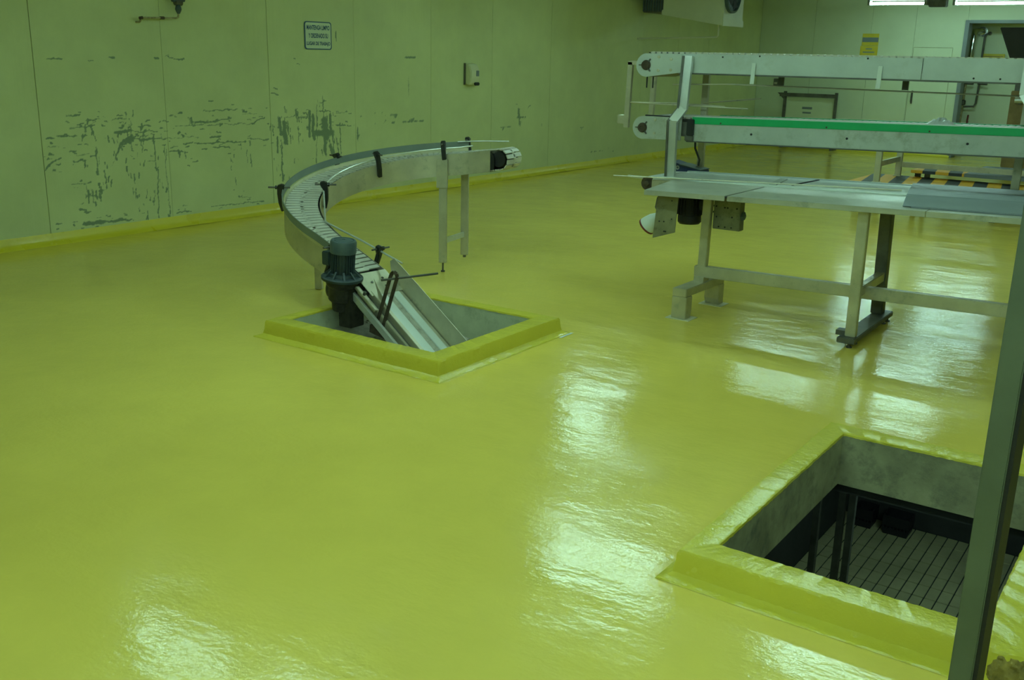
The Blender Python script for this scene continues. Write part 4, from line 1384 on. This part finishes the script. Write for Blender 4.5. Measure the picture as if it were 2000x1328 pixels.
# ------------------------------------------------------------------ things under the hatch
t = thing('steel_trestle', 'dark steel trestle with three legs on the tiled floor under the hatch', 'trestle', (-1.8, 6.6, LZ))
for x in (-1.93, -1.765, -1.695):
    b = MB()
    b.bar((x, 6.6, LZ), (x, 6.6, -1.0), 0.045, 0.045, (0, 1, 0))
    b.build('leg', M['steel_dk'], t)
b = MB()
b.bar((-2.0, 6.6, -0.97), (-1.6, 6.6, -0.97), 0.05, 0.06)
b.build('top_bar', M['steel_dk'], t)
for x0, x1, lab in ((-2.165, -2.0, 'dark slotted crate nearer the trestle legs, on the tiles under the hatch'), (-1.915, -1.69, 'wider dark slotted crate on the tiles under the hatch')):
    t = thing('slotted_crate', lab, 'crate', ((x0 + x1) / 2, 8.58, LZ), 'crates under the hatch')
    b = MB()
    b.prism([(x0 + 0.012, 8.5, LZ), (x1 - 0.012, 8.5, LZ), (x1, 8.5, LZ + 0.055), (x0, 8.5, LZ + 0.055)], (0, 0.18, 0))
    b.build('crate_body', M['black'], t)
    n = max(4, round((x1 - x0) / 0.033))
    for i in range(n + 1):
        xx = x0 + 0.008 + (x1 - x0 - 0.016) * i / n
        for yy in (8.505, 8.675):
            b = MB()
            b.box(xx - 0.007, xx + 0.007, yy - 0.005, yy + 0.005, LZ + 0.055, LZ + 0.08)
            b.build('crate_post', M['black'], t)
    b = MB()
    b.box(x0, x1, 8.495, 8.512, LZ + 0.078, LZ + 0.17)
    b.box(x0, x1, 8.668, 8.685, LZ + 0.078, LZ + 0.17)
    b.box(x0, x0 + 0.012, 8.512, 8.668, LZ + 0.078, LZ + 0.17)
    b.box(x1 - 0.012, x1, 8.512, 8.668, LZ + 0.078, LZ + 0.17)
    b.build('crate_rim', M['black'], t)

# ------------------------------------------------------------------ on the long wall
def letters(txt, x, cy, zc, height, width, m_, parent, depth=0.0015):
    cu = bpy.data.curves.new('lettering', 'FONT')
    cu.body = txt
    cu.align_x = 'CENTER'
    cu.align_y = 'CENTER'
    cu.size = 1.0
    cu.extrude = 0.0
    cu.offset = 0.03
    o = bpy.data.objects.new('lettering', cu)
    COL.objects.link(o)
    bpy.context.view_layer.update()
    me = bpy.data.meshes.new_from_object(o)
    bpy.data.objects.remove(o)
    xs = [v.co.x for v in me.vertices]
    ys = [v.co.y for v in me.vertices]
    sx, sy = width / (max(xs) - min(xs)), height / (max(ys) - min(ys))
    mx, my = (max(xs) + min(xs)) / 2, (max(ys) + min(ys)) / 2
    for v in me.vertices:
        v.co = (x, cy + (v.co.x - mx) * sx, zc + (v.co.y - my) * sy)
    me.materials.clear()
    me.materials.append(m_)
    q = bpy.data.objects.new('lettering', me)
    COL.objects.link(q)
    put(q, parent)
    return q
SW = XL + 0.003
t = thing('wall_sign', 'white safety sign with blue border and three lines of blue Spanish text', 'sign', (SW, 7.975, 1.81))
def rrect(cy, cz, w, h, r, x, n=6):
    p = []
    for sy, sz, a0 in ((1, 1, 0), (-1, 1, pi / 2), (-1, -1, pi), (1, -1, 3 * pi / 2)):
        for i in range(n + 1):
            a = a0 + pi / 2 * i / n
            p.append((x, cy + sy * (w / 2 - r) + r * cos(a), cz + sz * (h / 2 - r) + r * sin(a)))
    return p
b = MB()
b.prism(rrect(7.975, 1.813, 0.395, 0.285, 0.03, SW), (0.004, 0, 0))
b.build('sign_border', M['signblue'], t)
b = MB()
b.prism(rrect(7.975, 1.813, 0.368, 0.265, 0.024, SW + 0.004), (0.0015, 0, 0))
b.build('sign_face', M['signwhite'], t)
letters('MANTENGA LIMPIO', SW + 0.0065, 7.975, 1.895, 0.048, 0.335, M['signblue'], t)
letters('Y ORDENADO SU', SW + 0.0065, 7.975, 1.812, 0.048, 0.285, M['signblue'], t)
letters('LUGAR DE TRABAJO', SW + 0.0065, 7.975, 1.728, 0.048, 0.345, M['signblue'], t)

t = thing('soap_dispenser', 'cream wall dispenser with grey window on the long wall', 'dispenser', (XL, 10.62, 1.41))
b = MB()
b.prism([(XL + 0.001, 10.535, 1.30), (XL + 0.075, 10.535, 1.275), (XL + 0.10, 10.535, 1.33), (XL + 0.105, 10.535, 1.45), (XL + 0.07, 10.535, 1.535), (XL + 0.001, 10.535, 1.55)], (0, 0.19, 0))
k = b.build('body', M['dispenser'], t, bev=0.012, smooth=0.6)
b = MB()
b.box(XL + 0.102, XL + 0.108, 10.645, 10.705, 1.39, 1.46)
b.build('window', M['sheet'], t, bev=0.002)
b = MB()
b.box(XL + 0.092, XL + 0.112, 10.61, 10.715, 1.275, 1.315)
b.build('push_lever', M['plastic'], t, bev=0.008)
b = MB()
b.box(XL + 0.001, XL + 0.02, 10.515, 10.535, 1.285, 1.55)
b.build('back_plate', M['steel_dk'], t)

t = thing('wall_pipe', 'old rusty water pipe with a valve high on the long wall', 'pipe', (XL + 0.08, 5.95, 1.92))
px = XL + 0.07
b = MB()
b.tube([(XL, 5.755, 1.868), (px - 0.02, 5.755, 1.868), (px, 5.757, 1.885), (px, 5.76, 1.90), (px, 5.775, 1.906), (px, 6.13, 1.916), (px, 6.155, 1.925), (px, 6.16, 1.945), (px, 6.162, 1.99)], 0.009, 8)
b.build('pipe_run', M['pipe'], t, smooth=SM)
for p, q in (((px, 5.96, 1.911), (px, 6.0, 1.912)), ((px, 5.745, 1.90), (px, 5.775, 1.906))):
    b = MB()
    b.cyl(p, q, 0.014, 10)
    b.build('coupling', M['rust'], t, smooth=SM)
b = MB()
b.lathe((px, 6.162, 1.955), (0, 0, 1), [(0.012, 0), (0.02, 0.015), (0.03, 0.04), (0.022, 0.07), (0.012, 0.09), (0.012, 0.3)], 12)
b.build('valve_body', M['motor_cap'], t, smooth=0.6)
b = MB()
b.cyl((px, 6.10, 2.075), (px, 6.23, 2.08), 0.02, 10)
b.build('upper_pipe', M['motor_cap'], t, smooth=SM)
b = MB()
b.tube([(px, 6.162, 2.2), (px, 6.162, ZC)], 0.012, 8)
b.build('riser', M['motor_cap'], t)
b = MB()
b.cyl((px, 6.13, 2.052), (px, 6.20, 2.052), 0.026, 10)
b.build('flange', M['steel_dk'], t)

# air cooler below the ceiling near the corner
t = thing('air_cooler', 'cream ceiling air cooler with dark fan in the corner of the long wall', 'air cooler', (-7.2, 15.0, 2.4))
b = MB()
b.prism([(-7.62, 14.9, 2.34), (-6.60, 14.9, 2.175), (-6.60, 14.9, 2.86), (-7.62, 14.9, 2.86)], (0, 0.75, 0))
b.build('casing', M['cooler'], t, bev=0.01)
b = MB()
b.prism([(-7.635, 14.885, 2.325), (-6.585, 14.885, 2.16), (-6.585, 14.885, 2.26), (-7.635, 14.885, 2.40)], (0, 0.78, 0))
b.build('drip_tray', M['cooler'], t, bev=0.008)
b = MB()
b.box(-8.0, -7.622, 14.95, 15.6, 2.36, 2.86)
b.build('coil_block', M['steel_dk'], t, bev=0.01)
for i in range(8):
    b = MB()
    b.box(-7.99 + i * 0.045, -7.975 + i * 0.045, 14.93, 14.95, 2.38, 2.84)
    b.build('coil_fin', M['motor_cap'], t)
b = MB()
b.lathe((-6.598, 15.15, 2.62), (1, 0, 0), [(0.27, 0), (0.27, 0.05), (0.24, 0.06), (0.23, 0.02), (0.06, 0.03), (0.05, 0.06)], 28)
k = b.build('fan_ring', M['motor_cap'], t, smooth=0.5)
for i in range(5):
    a = i * 2 * pi / 5
    b = MB()
    c = V((-6.56, 15.15, 2.62))
    r_ = V((0, cos(a), sin(a)))
    s_ = V((0, -sin(a), cos(a)))
    b.hexa([c + r_ * 0.05 - s_ * 0.02, c + r_ * 0.2 - s_ * 0.06, c + r_ * 0.2 + s_ * 0.06 + V((0.02, 0, 0)), c + r_ * 0.05 + s_ * 0.03 + V((0.01, 0, 0)),
            c + r_ * 0.05 - s_ * 0.02 + V((0.004, 0, 0)), c + r_ * 0.2 - s_ * 0.06 + V((0.004, 0, 0)), c + r_ * 0.2 + s_ * 0.06 + V((0.024, 0, 0)), c + r_ * 0.05 + s_ * 0.03 + V((0.014, 0, 0))])
    b.build('fan_blade', M['black'], k)
b = MB()
b.tube([(-6.75, 15.1, 2.19), (-6.75, 15.1, 2.02), (-6.77, 15.1, 2.0), (-7.3, 15.1, 1.985), (-7.9, 15.1, 1.97), (XL, 15.1, 1.965)], 0.014, 8)
b.build('drain_pipe', M['cooler'], t, smooth=SM)
for x in (-7.5, -6.75):
    b = MB()
    b.cyl((x, 15.2, 2.86), (x, 15.2, ZC), 0.01, 6)
    b.build('hanger', M['steel_dk'], t)

# ------------------------------------------------------------------ at the back wall
yb = YB - 0.001
t = thing('warning_sign', 'yellow notice with a grey band on the white back wall', 'sign', (-5.95, YB, 2.05))
b = MB()
b.box(-6.10, -5.79, yb - 0.006, yb, 1.99, 2.21)
b.build('upper_plate', M['signyellow'], t)
b = MB()
b.box(-6.095, -5.795, yb - 0.009, yb - 0.006, 2.055, 2.14)
b.build('grey_band', M['signgrey'], t)
b = MB()
b.box(-6.12, -5.79, yb - 0.006, yb, 1.66, 1.985)
b.build('lower_plate', M['signyellow'], t)
for z, w in ((1.93, 0.06), (1.87, 0.11), (1.80, 0.09), (1.74, 0.12)):
    b = MB()
    b.box(-5.955 - w, -5.955 + w, yb - 0.008, yb - 0.006, z - 0.011, z + 0.011)
    b.build('print_line', M['sheet'], t)

t = thing('panel_rack', 'dark metal rack holding a pale panel against the back wall', 'rack', (-7.0, 20.0, 0))
for x in (-7.40, -6.38):
    b = MB()
    b.bar((x, 19.98, 0), (x, 19.98, 1.10), 0.05, 0.05, (0, 1, 0))
    b.build('upright', M['steel_dk'], t)
    b = MB()
    b.bar((x, 19.98, 0.02), (x, 20.25, 0.02), 0.05, 0.04)
    b.build('foot', M['steel_dk'], t)
b = MB()
b.bar((-7.50, 19.96, 1.035), (-6.36, 19.96, 1.035), 0.05, 0.07)
b.build('top_bar', M['steel_dk'], t)
b = MB()
b.prism([(-7.55, 19.95, 1.07), (-7.40, 19.95, 1.07), (-7.40, 19.95, 0.93)], (0, 0.05, 0))
b.build('end_gusset', M['steel_dk'], t)
b = MB()
b.box(-7.37, -6.41, 20.0, 20.04, 0.10, 0.99)
k = b.build('pale_panel', M['white'], t)
for z, h, w in ((0.79, 0.045, 0.10), (0.70, 0.03, 0.085)):
    b = MB()
    b.box(-6.94 - w, -6.94 + w, 19.997, 20.0, z - h / 2, z + h / 2)
    b.build('print_line', M['sheet'], k)
t = thing('wall_socket', 'small dark socket box on the back wall above the rack', 'socket', (-7.72, YB, 1.26))
b = MB()
b.box(-7.775, -7.675, yb - 0.04, yb, 1.18, 1.33)
b.build('socket_box', M['steel_dk'], t, bev=0.006)
b = MB()
b.box(-7.755, -7.695, yb - 0.05, yb - 0.04, 1.22, 1.26)
b.build('socket_cover', M['steel'], t)
t = thing('door_pull', 'dark upright pull handle on the back wall below the notice', 'handle', (-5.05, YB, 1.08))
b = MB()
b.tube([(-5.06, YB, 1.16), (-5.06, YB - 0.05, 1.16), (-5.06, YB - 0.05, 0.98), (-5.06, YB, 0.98)], 0.012, 8)
b.build('grip', M['steel_dk'], t)
b = MB()
b.box(-5.075, -5.045, YB - 0.006, YB, 0.95, 1.19)
b.build('back_plate', M['steel_dk'], t)

ya = YB + 0.9
t = thing('chrome_pipe', 'thick shiny pipe with elbow in the alcove of the back wall', 'pipe', (-4.1, ya, 1.9))
b = MB()
b.tube([(-4.15, ya, 2.28), (-4.20, ya - 0.12, 2.29), (-4.24, ya - 0.20, 2.28), (-4.25, ya - 0.23, 2.2), (-4.265, ya - 0.24, 1.6), (-4.265, ya - 0.20, 1.53), (-4.265, ya, 1.5)], 0.055, 16)
b.build('pipe_run', M['chrome'], t, smooth=SM)
b = MB()
b.cyl((-4.15, ya - 0.02, 2.28), (-4.15, ya, 2.28), 0.09, 16)
b.build('wall_flange', M['chrome'], t, smooth=SM)
t = thing('thin_pipe', 'thin pipe beside the shiny thick pipe in the alcove', 'pipe', (-3.85, ya, 1.9))
b = MB()
b.tube([(-4.02, ya, 2.25), (-4.02, ya - 0.10, 2.25), (-4.06, ya - 0.13, 2.23), (-4.075, ya - 0.13, 2.17), (-4.085, ya - 0.13, 1.55)], 0.018, 10)
b.build('pipe_run', M['steel_dk'], t, smooth=SM)
b = MB()
b.cyl((-4.02, ya - 0.012, 2.25), (-4.02, ya, 2.25), 0.035, 12)
b.build('wall_flange', M['steel_dk'], t)
t = thing('hazard_plate', 'yellow hazard plate in the alcove beside the black hopper', 'sign', (-3.9, ya, 1.78))
b = MB()
b.box(-4.10, -3.70, ya - 0.066, ya - 0.056, 1.66, 1.885)
b.build('plate', M['signyellow'], t)
b = MB()
b.box(-4.07, -3.73, ya - 0.069, ya - 0.066, 1.83, 1.845)
b.build('dark_line', M['brown'], t)
b = MB()
b.box(-3.9, -3.85, ya - 0.056, ya, 1.72, 1.8)
b.build('stand_off', M['steel_dk'], t)
t = thing('valve_pipes', 'pair of rusty pipes with valves on the alcove wall below the thick pipe', 'pipes', (-4.0, ya - 0.1, 1.0))
b = MB()
b.tube([(-4.30, ya - 0.1, 1.42), (-4.31, ya - 0.1, 0.95), (-4.33, ya - 0.1, 0.0)], 0.022, 10)
b.build('main_pipe', M['pipe'], t, smooth=SM)
b = MB()
b.tube([(-4.06, ya - 0.1, 1.42), (-4.08, ya - 0.1, 0.98), (-4.11, ya - 0.1, 0.92), (-4.31, ya - 0.1, 0.91)], 0.018, 10)
b.build('loop_pipe', M['steel_dk'], t, smooth=SM)
for x in (-4.30, -4.06):
    b = MB()
    b.cyl((x - 0.03, ya - 0.1, 1.34), (x + 0.14, ya - 0.14, 1.335), 0.018, 8)
    b.build('valve_lever', M['steel_dk'], t)
b = MB()
b.lathe((-4.31, ya - 0.1, 0.93), (0, 0, 1), [(0.02, 0), (0.05, 0.02), (0.05, 0.09), (0.02, 0.11)], 12)
b.build('valve_body', M['steel_dk'], t, smooth=0.5)
b = MB()
b.cyl((-4.19, ya - 0.06, 0.76), (-4.20, ya - 0.06, 0.50), 0.016, 8)
b.build('red_tube', M['red'], t)
b = MB()
b.bar((-4.195, ya - 0.06, 0.62), (-4.195, ya - 0.003, 0.62), 0.03, 0.03)
b.build('tube_clip', M['steel_dk'], t)

t = thing('feed_hopper', 'black flared hopper on a brown cabinet in front of the alcove', 'hopper', (-2.6, 18.0, 0))
b = MB()
b.hexa([(-2.93, 17.75, 1.55), (-2.3, 17.75, 1.55), (-2.3, 18.25, 1.55), (-2.93, 18.25, 1.55), (-3.21, 17.6, 2.24), (-2.0, 17.6, 2.24), (-2.0, 18.4, 2.24), (-3.21, 18.4, 2.24)])
b.build('hopper_bin', M['hopper'], t, bev=0.01)
b = MB()
b.box(-2.93, -2.2, 17.7, 18.3, 0.12, 1.30)
b.build('cabinet', M['brown'], t, bev=0.01)
b = MB()
b.box(-2.9, -2.33, 17.77, 18.23, 1.30, 1.55)
b.build('neck', M['steel_dk'], t)
b = MB()
b.cyl((-2.85, 17.65, 1.16), (-2.2, 17.65, 1.18), 0.05, 14)
b.build('roller', M['steel_lt'], t, smooth=SM)
b = MB()
b.box(-2.8, -2.76, 17.64, 17.7, 1.1, 1.22)
b.build('roller_bracket', M['steel_dk'], t)
for x in (-2.87, -2.26):
    for y in (17.76, 18.24):
        b = MB()
        b.box(x - 0.03, x + 0.03, y - 0.03, y + 0.03, 0, 0.12)
        b.build('leg', M['steel_dk'], t)
